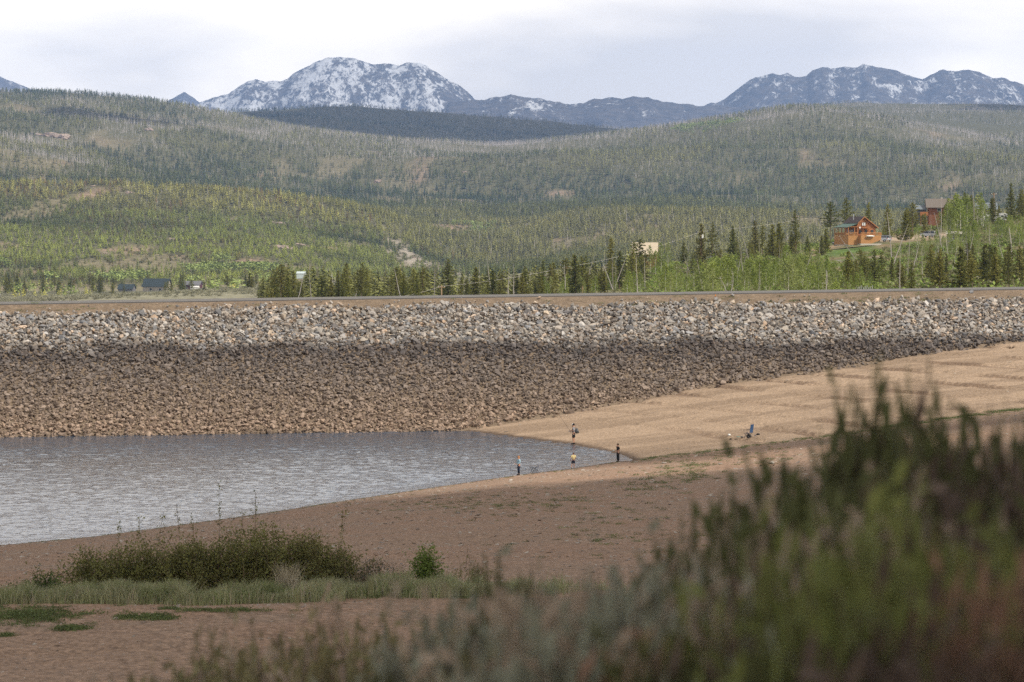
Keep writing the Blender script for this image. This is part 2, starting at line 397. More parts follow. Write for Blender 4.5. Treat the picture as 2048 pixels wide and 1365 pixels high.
# ------------------------------------------------------------------ far terrain
T = {
 430: [(-600, 760), (0, 760), (1300, 740), (1700, 700), (2600, 600)],
 600: [(-600, 660), (0, 660), (1000, 650), (1200, 625), (1400, 600), (1700, 592), (2048, 585), (2600, 560)],
 750: [(-600, 640), (0, 636), (1000, 625), (1200, 605), (1400, 592), (1700, 575), (2048, 562), (2600, 520)],
 900: [(-600, 622), (0, 618), (550, 612), (1000, 602), (1200, 590), (1400, 563), (1600, 545), (1700, 530), (2048, 510), (2600, 480)],
 1024: [(-600, 612), (0, 610), (550, 600), (1000, 597), (1200, 580), (1300, 545), (1400, 534), (1550, 508), (1640, 500), (1760, 484), (1850, 478), (2048, 468), (2600, 440)],
 1100: [(-600, 610), (0, 608), (550, 592), (1000, 594), (1200, 572), (1300, 532), (1400, 524), (1550, 503), (1700, 480), (1850, 465), (2048, 445), (2600, 420)],
 1180: [(-600, 608), (0, 606), (550, 585), (1000, 592), (1200, 572), (1300, 534), (1400, 528), (1700, 484), (1850, 458), (2048, 436), (2600, 420)],
 1350: [(-600, 606), (0, 604), (350, 592), (550, 578), (700, 586), (1000, 588), (1200, 572), (1400, 540), (1700, 505), (2048, 450), (2600, 430)],
 1800: [(-600, 600), (0, 598), (300, 592), (550, 578), (700, 583), (1000, 576), (1200, 560), (1400, 545), (1700, 520), (2048, 490), (2600, 470)],
 2350: [(-600, 588), (0, 587), (300, 586), (550, 570), (800, 562), (1000, 555), (1200, 545), (1400, 530), (1700, 505), (2048, 480), (2600, 460)],
 2900: [(-600, 470), (0, 520), (300, 530), (550, 530), (800, 545), (950, 552), (1000, 550), (1200, 520), (1400, 510), (1700, 490), (2048, 470), (2600, 450)],
 3500: [(-600, 390), (0, 425), (300, 440), (550, 445), (750, 475), (900, 525), (1000, 538), (1200, 495), (1400, 482), (1700, 468), (2048, 455), (2600, 440)],
 4000: [(-600, 360), (0, 385), (300, 402), (550, 415), (700, 432), (800, 462), (900, 500), (1000, 500), (1200, 452), (1400, 440), (1700, 445), (2048, 435), (2600, 420)],
 4500: [(-600, 350), (0, 365), (300, 392), (550, 412), (800, 450), (1000, 455), (1200, 418), (1400, 418), (1700, 425), (2048, 415), (2600, 400)],
 5500: [(-600, 290), (0, 315), (300, 338), (550, 358), (800, 380), (1000, 392), (1200, 385), (1400, 372), (1700, 372), (2048, 370), (2600, 350)],
 6500: [(-600, 240), (0, 258), (300, 285), (550, 312), (800, 328), (1000, 340), (1200, 325), (1400, 305), (1700, 296), (2048, 325), (2600, 300)],
 7300: [(-600, 195), (0, 210), (300, 226), (550, 272), (800, 298), (1000, 307), (1200, 288), (1400, 263), (1600, 232), (1700, 240), (2048, 298), (2600, 270)],
 8000: [(-600, 165), (0, 173), (100, 171), (200, 181), (300, 194), (400, 216), (550, 249), (700, 274), (800, 286), (1000, 294), (1100, 286), (1250, 265), (1450, 235), (1560, 213), (1650, 211), (1750, 231), (1900, 268), (2048, 284), (2600, 250)],
 8800: [(-600, 230), (0, 235), (300, 250), (550, 280), (800, 310), (1000, 320), (1200, 305), (1400, 280), (1600, 262), (1700, 270), (2048, 270), (2600, 240)],
 10000: [(-600, 250), (0, 255), (300, 262), (420, 236), (500, 222), (600, 226), (800, 246), (1000, 270), (1200, 285), (1400, 280), (1600, 232), (1700, 221), (1850, 232), (2048, 240), (2600, 230)],
 11500: [(-600, 260), (0, 262), (300, 250), (420, 215), (480, 208), (600, 204), (700, 206), (800, 220), (900, 230), (1000, 243), (1200, 257), (1400, 262), (1560, 215), (1640, 196), (1750, 196), (1850, 205), (1950, 210), (2048, 208), (2600, 200)],
 13500: [(-600, 330), (2600, 330)],
 18000: [(-600, 420), (2600, 420)],
}
Dk = np.array(sorted(T)); lD = np.log(Dk)
pxg = np.arange(-2400, 4500, 25.)
ldg = np.linspace(np.log(430), np.log(18000), 420)
rowsT = np.array([np.interp(pxg, [p for p, _ in T[d]], [y for _, y in T[d]]) for d in Dk])
tab = np.array([[np.interp(l, lD, rowsT[:, j]) for j in range(len(pxg))] for l in ldg])
k = np.array([1, 3, 4, 3, 1.])/12
tab = np.apply_along_axis(lambda a: np.convolve(np.pad(a, 2, 'edge'), k, 'valid'), 1, tab)
for _ in range(2): tab = np.apply_along_axis(lambda a: np.convolve(np.pad(a, 2, 'edge'), k, 'valid'), 0, tab)
def far(X, Y):
    X = np.asarray(X, float); Y = np.maximum(np.asarray(Y, float), 430)
    px = 1024+F*X/Y
    a = np.clip((px-pxg[0])/25., 0, len(pxg)-1.001); b = np.clip((np.log(Y)-ldg[0])/(ldg[1]-ldg[0]), 0, len(ldg)-1.001)
    ia = a.astype(int); ib = b.astype(int); fa = a-ia; fb = b-ib
    y = (tab[ib, ia]*(1-fa)+tab[ib, ia+1]*fa)*(1-fb)+(tab[ib+1, ia]*(1-fa)+tab[ib+1, ia+1]*fa)*fb
    z = H-(y-YH)/F*Y
    amp = 75*sstep(2600, 5200, Y)
    z = z+amp*(ridg(X/700+.4*Y/900, Y/1150, 91, 3)-.62)*(1-.75*sstep(7000, 7900, Y)*(1-sstep(8000, 8600, Y)))
    z = z+1.2*fbm(X/60, Y/80, 14, 3)*sstep(700, 1400, Y)
    return z
def fz1(x, y): return float(far(np.array([x]), np.array([y]))[0])
def G(px, D, dz=0):     # point on the far ground
    x = (px-1024)/F*D
    return Vector((x, D, fz1(x, D)+dz))
us = np.concatenate([np.arange(-.75, -.17, .03), np.arange(-.17, .17, .0012), np.arange(.17, .78, .03)])
ds = np.exp(np.linspace(np.log(430), np.log(17500), 360))
U, D_ = np.meshgrid(us, ds); X = (U*D_).ravel(); Y = D_.ravel(); Z = far(X, Y)
i = np.arange(U.size).reshape(U.shape)
Fq = np.stack([i[:-1, :-1].ravel(), i[:-1, 1:].ravel(), i[1:, 1:].ravel(), i[1:, :-1].ravel()], 1)
def pxy(X, Y, Z): return 1024+F*X/Y, YH-(Z-H)*F/Y
def clear_mask(X, Y):
    """1 = open ground without forest"""
    px = 1024+F*X/Y
    yz = (1-sstep(4200, 5200, Y))*sstep(2500, 2900, Y)
    m = sstep(.12, .32, fbm(X/75, Y/260, 71, 4))*yz*.9
    m = np.maximum(m, sstep(.30, .5, fbm(X/90, Y/330, 72, 4))*sstep(4500, 5000, Y)*(1-sstep(6800, 7800, Y))*.75)
    # grassy ledges in the middle of the valley side
    m = np.maximum(m, 1.0*sstep(-.1, .2, fbm(X/90, Y/260, 73, 3))*np.exp(-((px-1330)/330)**4)*np.exp(-((Y-4500)/480)**2))
    m = np.maximum(m, .8*sstep(.0, .3, fbm(X/90, Y/260, 74, 3))*np.exp(-((px-860)/120)**2)*np.exp(-((Y-6000)/500)**2))
    # bare scree slope
    e = (px-880)/105.; sc = Y-(3150-4.6*(px-880)); m = np.maximum(m, np.exp(-(e**6))*sstep(-620, -380, sc)*(1-sstep(80, 260, sc))*1.05)
    m = np.maximum(m, 1-sstep(2350, 2700, Y+260*fbm(X/150, Y/150, 75, 3)))
    return np.clip(m, 0, 1)
px = 1024+F*X/Y
g_forest = np.array([.12, .115, .06]); g_open = np.array([.22, .19, .115]); g_sage = np.array([.25, .24, .17]); g_green = np.array([.11, .17, .05])
c = np.broadcast_to(g_forest, (len(X), 3)); cm = clear_mask(X, Y)
c = mixc(c, g_open, cm*.9)
c = mixc(c, np.array([.33, .23, .17]), cm*sstep(.1, .5, fbm(X/70, Y/110, 76, 3))*.8)
c = mixc(c, np.array([.35, .31, .26]), np.exp(-(((px-880)/105.)**6))*(lambda sc: sstep(-420, -200, sc)*(1-sstep(120, 300, sc)))(Y-(3150-4.6*(px-880)))*.85)
c = mixc(c, np.array([.17, .22, .09]), .8*np.exp(-((px-960)/160)**2)*np.exp(-((Y-2480)/120)**2))
c = mixc(c, g_sage, (1-sstep(2200, 2500, Y))*(1-sstep(900, 1150, px)))
rh = (1-sstep(1400, 1700, Y))*sstep(1050, 1200, px)
c = mixc(c, mixc(np.array([.13, .15, .06]), np.array([.25, .19, .12]), sstep(-.1, .4, fbm(X/9, Y/14, 78, 3))), rh)
dr = rh*np.exp(-((Y-1063)/19)**2)*sstep(1752, 1765, px)*(1-sstep(1875, 1930, px))          # gravel drive
c = mixc(c, np.array([.40, .31, .23]), np.clip(dr*1.6, 0, 1))
dr = rh*np.exp(-((px-1640)/32)**2)*np.exp(-((Y-1040)/25)**2)
c = mixc(c, np.array([.38, .26, .18]), np.clip(dr*1.3, 0, 1))
dr = rh*np.exp(-((px-1700)/50)**4)*np.exp(-((Y-995)/22)**2)
c = mixc(c, g_green, np.clip(dr*1.2, 0, 1))
dr = np.exp(-((px-1200)/50)**2)*np.exp(-((Y-1000)/30)**2)
c = mixc(c, np.array([.5, .39, .28]), np.clip(dr*1.3, 0, 1))
m_far = mat('hill_ground', attr='gcol', nscale=.03, namt=.22, rough=1, coord='World', grain=(.35, .3), bump=.5, bscale=.3, spec=.05)
tag(link('hills', mesh_np('hills', np.stack([X, Y, Z], 1), Fq, m_far, True, c)), kind='structure')

# ------------------------------------------------------------------ mountains
def mount_mat():
    m = bpy.data.materials.new('alpine_rock_and_snow'); m.use_nodes = True; t = m.node_tree; b = t.nodes['Principled BSDF']
    n = t.nodes.new; l = t.links.new
    a = n('ShaderNodeAttribute'); a.attribute_name = 'gcol'
    g = n('ShaderNodeNewGeometry'); mp = n('ShaderNodeMapping'); mp.inputs['Scale'].default_value = (.038, .015, .020); mp.inputs['Rotation'].default_value = (0, R(24), 0)
    z = n('ShaderNodeTexNoise'); z.inputs['Scale'].default_value = 1.0; z.inputs['Detail'].default_value = 9; z.inputs['Roughness'].default_value = .72; z.inputs['Distortion'].default_value = .9
    ad = n('ShaderNodeMath'); ad.operation = 'ADD'; sp = n('ShaderNodeSeparateColor')
    mr = n('ShaderNodeMapRange'); mr.inputs[1].default_value = .505; mr.inputs[2].default_value = .62
    mx = n('ShaderNodeMix'); mx.data_type = 'RGBA'; mx.inputs[7].default_value = (.62, .64, .68, 1)
    z2 = n('ShaderNodeTexNoise'); z2.inputs['Scale'].default_value = .02; z2.inputs['Detail'].default_value = 5
    rk = n('ShaderNodeValToRGB'); rk.color_ramp.elements[0].position = .35; rk.color_ramp.elements[0].color = (.05, .05, .055, 1); rk.color_ramp.elements[1].position = .7; rk.color_ramp.elements[1].color = (.13, .115, .105, 1)
    zb = n('ShaderNodeTexNoise'); zb.inputs['Scale'].default_value = .32; zb.inputs['Detail'].default_value = 3; ml = n('ShaderNodeMath'); ml.operation = 'MULTIPLY_ADD'; ml.inputs[1].default_value = .62; ml.inputs[2].default_value = -.31
    l(mp.outputs[0], zb.inputs['Vector']); l(zb.outputs[0], ml.inputs[0]); a2 = n('ShaderNodeMath'); a2.operation = 'ADD'; l(z.outputs[0], a2.inputs[0]); l(ml.outputs[0], a2.inputs[1])
    l(g.outputs['Position'], mp.inputs[0]); l(mp.outputs[0], z.inputs['Vector']); l(g.outputs['Position'], z2.inputs['Vector']); l(z2.outputs[0], rk.inputs[0])
    l(a.outputs['Color'], sp.inputs[0]); l(a2.outputs[0], ad.inputs[0]); l(sp.outputs[0], ad.inputs[1]); l(ad.outputs[0], mr.inputs[0])
    l(mr.outputs[0], mx.inputs[0]); l(rk.outputs[0], mx.inputs[6]); l(mx.outputs[2], b.inputs['Base Color']); b.inputs['Roughness'].default_value = .9
    b.inputs['Specular IOR Level'].default_value = .1
    return m
m_mt = mount_mat()
def massif(name, sil, D1, snow, seed, foot=330, depth=5200, sharp=1.0):
    p0, p1 = sil[0][0]-60, sil[-1][0]+60
    us = np.arange(p0, p1, 2.5); ts = np.concatenate([np.linspace(0, .7, 70), np.linspace(.705, 1.0, 60), np.linspace(1.02, 1.5, 14)])
    s = np.interp(us, [a for a, _ in sil], [b for _, b in sil])
    edge = sstep(p0, p0+60, us)*(1-sstep(p1-60, p1, us))
    UU, TT = np.meshgrid(us, ts); SS = np.broadcast_to(s, UU.shape); EE = np.broadcast_to(edge, UU.shape)
    Dp = D1-depth*(1-TT)
    X = (UU-1024)/F*D1*(1-(1-TT)*.12); Y = Dp
    ztop = H-(SS-YH)/F*D1
    ztop = ztop*EE; zf = H-(foot-YH)/F*D1*.6
    base = np.where(TT <= 1, TT**1.15, 1-(TT-1)*1.6)
    warp = 500*fbm(X/1800, Y/1800, seed, 2)
    rd = ridg((X+warp)/900, (Y)/1500, seed, 5, .55)
    side = ridg((X+warp+.5*Y)/420, Y/900, seed+9, 4, .6)
    fade = np.clip(np.abs(1-TT)*5, 0, 1)
    Z = zf+(ztop-zf)*base-(1-rd)*430*sharp*fade*EE*sstep(0, .25, TT)-(1-side)*150*sharp*fade
    Z = Z+9*fbm(X/50, Y/60, seed+3, 3)*(1-fade)*(TT <= 1.001)
    hh = (Z-300)/600
    sn = snow(UU, TT, Z) 
    col = np.stack([sn.ravel()]*3, 1)
    i = np.arange(UU.size).reshape(UU.shape)
    Fq = np.stack([i[:-1, :-1].ravel(), i[:-1, 1:].ravel(), i[1:, 1:].ravel(), i[1:, :-1].ravel()], 1)
    tag(link(name, mesh_np(name, np.stack([X.ravel(), Y.ravel(), Z.ravel()], 1), Fq, m_mt, True, col)), kind='structure')
silL = [(395, 206), (410, 200), (425, 195), (455, 190), (480, 172), (495, 162), (510, 159), (530, 165), (545, 163), (560, 165), (575, 158), (590, 145), (610, 135), (630, 124), (650, 117), (680, 115), (710, 116), (725, 122), (745, 130), (770, 128), (800, 130), (815, 127), (835, 126), (850, 131), (870, 142), (890, 155), (915, 170), (935, 185), (948, 197), (960, 205), (1000, 225), (1060, 250)]
silM = [(900, 204), (930, 200), (960, 200), (990, 196), (1020, 191), (1060, 195), (1100, 202), (1140, 210), (1165, 208), (1190, 198), (1215, 196), (1245, 196), (1265, 192), (1290, 196), (1330, 205), (1380, 210), (1420, 211), (1500, 213), (1560, 216)]
silR = [(1400, 216), (1420, 208), (1440, 203), (1460, 190), (1480, 175), (1500, 160), (1520, 153), (1545, 148), (1560, 150), (1575, 147), (1590, 153), (1612, 154), (1625, 142), (1645, 135), (1665, 138), (1690, 133), (1715, 135), (1727, 128), (1750, 133), (1790, 142), (1820, 150), (1845, 160), (1865, 148), (1885, 141), (1910, 143), (1935, 139), (1960, 145), (1985, 155), (2010, 157), (2048, 170), (2110, 185), (2250, 215)]
silF = [(-500, 120), (-300, 130), (-120, 128), (-40, 143), (0, 152), (22, 163), (60, 178), (200, 210)]
silG = [(330, 205), (350, 193), (368, 184), (385, 194), (410, 212)]
massif('snowy_mountain', silL, 22000, lambda u, t, z: .04*sstep(.55, .8, t)-.16*(1-sstep(300, 620, z))-.12*sstep(860, 930, u), 101)
massif('forested_ridge', silM, 19500, lambda u, t, z: -.13+.16*np.exp(-((u-1060)/70)**2)*sstep(.86, .96, t)+.09*np.exp(-((u-1250)/30)**2)*sstep(.9, 1, t)-.1*(1-sstep(.75, .95, t)), 131, sharp=.6)
massif('bare_mountain', silR, 21500, lambda u, t, z: -.045-.14*(1-sstep(300, 560, z)), 151)
massif('distant_peak', silF, 23500, lambda u, t, z: -.06+0*z, 171)
massif('small_peak', silG, 24500, lambda u, t, z: -.1+0*z, 181, sharp=.4)

# ------------------------------------------------------------------ haze (air) and shading clouds outside it
b = MB(); b.box((0, 12000, 642), (22000, 27200, 1400))
hm = bpy.data.materials.new('haze_air'); hm.use_nodes = True; t = hm.node_tree; t.nodes.clear()
o_ = t.nodes.new('ShaderNodeOutputMaterial'); pv = t.nodes.new('ShaderNodeVolumePrincipled')
pv.inputs['Color'].default_value = (.36, .56, 1.0, 1); pv.inputs['Density'].default_value = 4.0e-5; pv.inputs['Anisotropy'].default_value = 0.0
t.links.new(pv.outputs[0], o_.inputs['Volume'])
HAZE = link('haze', b.mesh('haze', hm)); tag(HAZE, kind='stuff')
m_cloud = mat('cloud', (.85, .85, .87), 1, spec=0)
def cloud(name, cx, cy, zg, wx, wy, alt, n, rmin, rmax, seed, soft=.5):
    """cloud whose shadow falls around ground point (cx,cy,zg)"""
    r = np.random.default_rng(seed); k = (alt-zg)/sd.z
    ox, oy = cx+sd.x*k, cy+sd.y*k
    bm = bmesh.new(); bmesh.ops.create_icosphere(bm, subdivisions=1, radius=1)
    bv = np.array([v.co[:] for v in bm.verts]); bf = np.array([[v.index for v in f.verts] for f in bm.faces]); bm.free()
    q = r.normal(size=(n, 2)); q = q/np.linalg.norm(q, axis=1, keepdims=True)*(r.random((n, 1))**.5)
    rad = np.linalg.norm(q, axis=1)
    edge = sstep(1-soft, 1, rad)
    keep = r.random(n) > edge*.95; q = q[keep]; rad = rad[keep]
    C = np.stack([ox+q[:, 0]*wx, oy+q[:, 1]*wy, alt+r.random(len(q))*rmax*1.2], 1)
    s = (rmin+(rmax-rmin)*r.random(len(q))*(1-.7*sstep(1-soft, 1, rad)))
    V = (C[:, None, :]+bv[None]*s[:, None, None]*np.array([1.2, 1.2, .6])).reshape(-1, 3)
    Fs = (bf[None]+(np.arange(len(C))*len(bv))[:, None, None]).reshape(-1, 3)
    tag(link(name, mesh_np(name, V, Fs, m_cloud, True)), kind='structure')
CLOUDS = [
 # over the near bank and hillside
 (5, 30, 8, 420, 285, 1500, 4100, 8, 22, 1, .6),
 # over the dark hill in the middle distance
 (-230, 10500, 330, 660, 1500, 1900, 5000, 25, 70, 2, .35),
 (1480, 10500, 330, 330, 450, 1900, 900, 20, 50, 3, .5),
 (-740, 6950, 200, 170, 170, 1800, 420, 12, 28, 4, .6),
]
for q in CLOUDS: cloud('cloud', *q)

# ------------------------------------------------------------------ rocks
def rockmesh(name, seed, mt, npts=16, flat=.7):
    r = np.random.default_rng(seed); bm = bmesh.new()
    v = unit(r.normal(size=(npts, 3)))*(.82+.3*r.random((npts, 1)))*np.array([1, .75+.25*r.random(), flat*(.8+.3*r.random())])
    for p in v: bm.verts.new(p)
    bmesh.ops.convex_hull(bm, input=bm.verts)
    bmesh.ops.delete(bm, geom=[q for q in bm.verts if not q.link_faces], context='VERTS')
    me = bpy.data.meshes.new(name); bm.to_mesh(me); bm.free(); me.materials.append(mt); return me
def riprap_mat():
    m = mat('riprap_rock', rough=.9, randcol=[(.23, .21, .19), (.29, .27, .245), (.22, .22, .225), (.33, .29, .24), (.27, .25, .225), (.16, .16, .17), (.38, .31, .235), (.28, .29, .31), (.34, .315, .285), (.22, .18, .15), (.36, .34, .31), (.36, .26, .18), (.36, .34, .32)],
            nscale=2.5, namt=.16, coord='World', bump=.03, bscale=6, rand=.18)
    t = m.node_tree; n = t.nodes.new; l = t.links.new; b = t.nodes['Principled BSDF']
    src = b.inputs['Base Color'].links[0].from_socket
    g = n('ShaderNodeNewGeometry'); sx = n('ShaderNodeSeparateXYZ'); l(g.outputs['Position'], sx.inputs[0])
    nz_ = n('ShaderNodeTexNoise'); nz_.inputs['Scale'].default_value = .22; nz_.inputs['Detail'].default_value = 4; l(g.outputs['Position'], nz_.inputs['Vector'])
    s1 = n('ShaderNodeMath'); s1.operation = 'MULTIPLY_ADD'; s1.inputs[1].default_value = 3.0; l(nz_.outputs[0], s1.inputs[0]); l(sx.outputs[2], s1.inputs[2])   # z + 1.8*noise (mean +.9)
    # rocks wetted by the lake keep a silt coat: dark algae line on top, pale dried silt below
    rp = n('ShaderNodeValToRGB'); mr = n('ShaderNodeMapRange'); mr.inputs[1].default_value = .6; mr.inputs[2].default_value = 10.6
    l(s1.outputs[0], mr.inputs[0]); l(mr.outputs[0], rp.inputs[0])
    e = rp.color_ramp.elements; e[0].position = .07; e[0].color = (.17, .12, .085, 1); e[1].position = .12; e[1].color = (.29, .205, .148, 1)
    for p_, c_ in ((.28, (.235, .17, .125, 1)), (.5, (.175, .135, .108, 1)), (.68, (.13, .105, .09, 1)), (.80, (.075, .062, .058, 1)), (.88, (.07, .06, .058, 1))):
        q = e.new(p_); q.color = c_
    mk = n('ShaderNodeMapRange'); mk.inputs[1].default_value = 8.9; mk.inputs[2].default_value = 9.9; mk.inputs[3].default_value = .86; mk.inputs[4].default_value = 0; l(s1.outputs[0], mk.inputs[0])
    mx = n('ShaderNodeMix'); mx.data_type = 'RGBA'; l(mk.outputs[0], mx.inputs[0]); l(src, mx.inputs[6]); l(rp.outputs[0], mx.inputs[7])
    # per-rock brightness on the silt too
    oi = n('ShaderNodeObjectInfo'); f = n('ShaderNodeMath'); f.operation = 'MULTIPLY'; f.inputs[1].default_value = 13.7; fr = n('ShaderNodeMath'); fr.operation = 'FRACT'
    r2 = n('ShaderNodeMapRange'); r2.inputs[3].default_value = .62; r2.inputs[4].default_value = 1.42; l(oi.outputs['Random'], f.inputs[0]); l(f.outputs[0], fr.inputs[0]); l(fr.outputs[0], r2.inputs[0])
    vm = n('ShaderNodeVectorMath'); vm.operation = 'SCALE'; l(mx.outputs[2], vm.inputs[0]); l(r2.outputs[0], vm.inputs['Scale']); l(vm.outputs[0], b.inputs['Base Color'])
    return m
m_rip = riprap_mat()
ROCKS = [rockmesh('riprap_rock', 300+i, m_rip, 11+i % 5, .62+.05*(i % 4)) for i in range(12)]
RP = [proto('riprap_proto', me) for me in ROCKS]
# sample the face on a jittered grid
def face_pts(step, seed, x0=-64, x1=68):
    r = np.random.default_rng(seed)
    gx, gz = np.meshgrid(np.arange(x0, x1, step), np.arange(-.4, 12.6, step/2.83))
    x = (gx+r.uniform(-.5, .5, gx.shape)*step).ravel(); z = (gz+r.uniform(-.5, .5, gz.shape)*step/2.83).ravel()
    y = 349.4+.306*(x+46.6)+2.65*z
    topz = 10.85+.006*(x+50)+.45*fbm(x/7, x*0, 9, 3)
    g = near(x, y, False)
    dens = np.where(z < topz, 1.0, np.exp(-(z-topz)/.25)*.5)
    edge = z-g
    dens = dens*np.where(edge > 0.12, 1, np.where(edge > -.25, .25, 0))*(z < zcrest(x)-.1)
    k = r.random(len(x)) < dens
    return x[k], y[k], z[k], np.clip((z[k]-topz[k])/.4, 0, 1), r
big = []
parts = []
for step, smin, smax, sd_, lift in ((.64, .24, .45, 1, .08), (.48, .15, .33, 2, .10), (.36, .08, .21, 5, .16)):
    x, y, z, tp, r = face_pts(step, sd_)
    s = smin+(smax-smin)*r.random(len(x))**2.0
    s = s*np.where(r.random(len(x)) < .03, 1.2, 1)*(1-.4*tp)*(.88+.24*sstep(5, 9, z))
    nrm = np.array([-.108, -.353, .929])
    pos = np.stack([x, y, z], 1)+nrm*(lift+r.uniform(-.1, .16, len(x)))[:, None]
    parts.append(np.concatenate([pos, s[:, None]], 1))
RK = np.concatenate(parts)
r = np.random.default_rng(77)
rot = np.stack([R(-18)+r.normal(size=len(RK))*.35, r.normal(size=len(RK))*.35, r.uniform(0, 6.28, len(RK))], 1)
scl = RK[:, 3:4]*(1+.25*r.normal(size=(len(RK), 3))).clip(.6, 1.6)
idx = r.integers(0, 12, len(RK))
inview = np.abs(RK[:, 0]/RK[:, 1]) < .1333
order = np.argsort(-(RK[:, 3]*inview)); bigi = order[:300]; rest = np.ones(len(RK), bool); rest[bigi] = False
RP_all = [proto('riprap_proto', me) for me in ROCKS]
scatter('riprap', RK[rest, :3], rot[rest], scl[rest], RP, idx[rest])
bcount = {}
for i in sorted(bigi, key=lambda i: RK[i, 0]/RK[i, 1]):
    o = link('boulder', ROCKS[idx[i]], None, RK[i, :3]); o.rotation_euler = rot[i]; o.scale = scl[i]
    zz_ = RK[i, 2]; xx = RK[i, 0]/RK[i, 1]
    zn = ['at the far left', 'left of centre', 'below the middle of the road', 'right of centre', 'toward the right', 'at the far right'][int(np.clip((xx+.1333)/.2667*6, 0, 5))]
    sc_ = 'blocky' if abs(scl[i][0]-scl[i][1]) < .06 else 'long'
    zb = ('in the top row of the pale riprap' if zz_ > 10.3 else 'in the upper pale riprap' if zz_ > 9.5 else 'in the middle of the pale riprap' if zz_ > 8.7 else 'low in the pale riprap') if zz_ > 7.9 else ('on the dark old waterline' if zz_ > 6.2 else 'in the brown silt-coated riprap' if zz_ > 2.5 else 'at the foot of the riprap')
    bcount[zb] = bcount.get(zb, 0)+1
    tag(o, 'large boulder %s, %s from the left' % (zb, ordn(bcount[zb])), 'boulder', 'boulders '+zb)

# pebbles on the banks
m_peb = mat('pebble', rough=.9, randcol=[(.30, .26, .22), (.42, .37, .31), (.20, .17, .15), (.50, .46, .40), (.33, .24, .18), (.26, .25, .24)], nscale=8, namt=.15)
PM = [rockmesh('pebble', 500+i, m_peb, 10, .5) for i in range(5)]; PP = [proto('pebble_proto', me) for me in PM]
r = np.random.default_rng(5)
def npts(n, f):
    Y = r.uniform(80, 420, n*3); X = r.uniform(-.15, .15, n*3)*Y
    k = r.random(n*3) < f(X, Y); return X[k][:n], Y[k][:n]
X1, Y1 = npts(16000, lambda X, Y: np.where(Y > 106, np.where(Y < Ys(X)-.3, .35+.65*(fbm(X/6, Y/8, 55, 3) > .05), .05*(gB(X-Xf(Y)) > .1)*(zface(X, Y) < gB(X-Xf(Y)))), .6)*np.clip(140/Y, .3, 1))
Z1 = near(X1, Y1); s = (.02+.07*r.random(len(X1))**3.5)*np.clip(Y1/140, .55, 1.6)
scatter('gravel', np.stack([X1, Y1, Z1+s*.15], 1), np.stack([r.normal(size=len(X1))*.2, r.normal(size=len(X1))*.2, r.uniform(0, 6.3, len(X1))], 1),
        s[:, None]*np.stack([1.3+r.random(len(X1)), 1+0*X1, .8+0*X1], 1), PP, r.integers(0, 5, len(X1)))
def bankpt(px, py, lo=70, hi=420):
    """where the sight line through a photo pixel meets the near ground"""
    D = np.arange(lo, hi, .1); p = P(px, py, D) if False else None
    x = (px-1024)/F*D; z = H-(py-YH)/F*D; g = near(x, D); k = np.nonzero(g >= z)[0]
    i = k[0] if len(k) else len(D)-1
    return Vector((x[i], D[i], g[i]))
STN = [(1035, 1016, 9, 'pale rounded stone, alone on the bank below the girl'), (916, 1027, 15, 'flat dark slab stone on the bank left of centre'), (946, 1025, 13, 'flat pale slab beside the dark slab on the bank'),
 (1328, 927, 15, 'pale stone in the green weeds beside the black-clad angler'), (1472, 938, 13, 'left stone of the grey pair on the right bank'), (1483, 938, 9, 'right stone of the grey pair on the right bank'),
 (1543, 928, 20, 'wide grey slab by the bushes on the right bank'), (1683, 846, 11, 'pale boulder on the tan beach right of the folding chair'), (1574, 765, 8, 'dark lone stone high on the tan beach'),
 (1303, 965, 13, 'tan flat stone in the middle of the weeds'), (1268, 970, 7, 'small white stone under the flat tan stone'), (1240, 998, 9, 'white stone on the brown bank below the weeds'),
 (1188, 1032, 12, 'dark flat stone in the centre of the brown bank'), (1360, 1002, 9, 'white flat stone on the bank right of centre'), (761, 1097, 17, 'pale driftwood-like slab above the rose bushes'),
 (1440, 928, 12, 'pale flat stone left of the grey pair'), (1335, 898, 6, 'small brown stone on the beach right of the black-clad angler'), (1555, 905, 10, 'light grey slab at the edge of the beach'),
 (1180, 952, 10, 'tan slab on the bank under the boy in yellow'), (1022, 965, 12, 'pale slab on the bank under the girl in blue'), (985, 1048, 8, 'small brown stone on the lower bank'), (1395, 955, 12, 'reddish slab on the bank in the weeds')]
m_st = mat('bank_stone', rough=.9, randcol=[(.34, .3, .26), (.46, .42, .37), (.22, .19, .17), (.5, .45, .39)], nscale=4, namt=.2)
SM = [rockmesh('stone', 600+i, m_st, 15, .42) for i in range(5)]
for i, (px_, py_, w, lb) in enumerate(STN):
    p = bankpt(px_, py_); s = w*p.y/F*.5
    o = link('stone', SM[i % 5], None, p+Vector((0, 0, s*.12)), i*1.3); o.scale = (s, s*.8, s*.7)
    tag(o, lb, 'stone', 'larger stones on the bank')

# ------------------------------------------------------------------ low weeds (ground cover)
m_weed = mat('weed_leaf', (.09, .14, .04), .8, nscale=3, col2=(.15, .17, .07), rand=.35, transl=.2)
def weedmesh(seed, n=60, h=.25, w=1.0):
    r = np.random.default_rng(seed); q = r.normal(size=(n, 3))*np.array([w*.42, w*.42, .0]); q[:, 2] = np.abs(r.normal(size=n))*h*.5
    V, Fx = leaves(q, .05+.06*r.random(n), r, .45, .8); return mesh_np('weed', V, Fx, m_weed)
WP = [proto('weed_proto', weedmesh(i)) for i in range(4)]
r = np.random.default_rng(9)
WX = []; WY = []; WS = []
def addw(x, y, s): WX.append(x); WY.append(y); WS.append(s)
def weedline(n, f, s0, s1):
    for _ in range(n):
        x, y = f(); addw(x, y, r.uniform(s0, s1))
def lineX(x0, x1, off, w):
    def f():
        x = r.uniform(x0, x1); return x, Ys(np.array([x]))[0]-off-abs(r.normal())*w
    return f
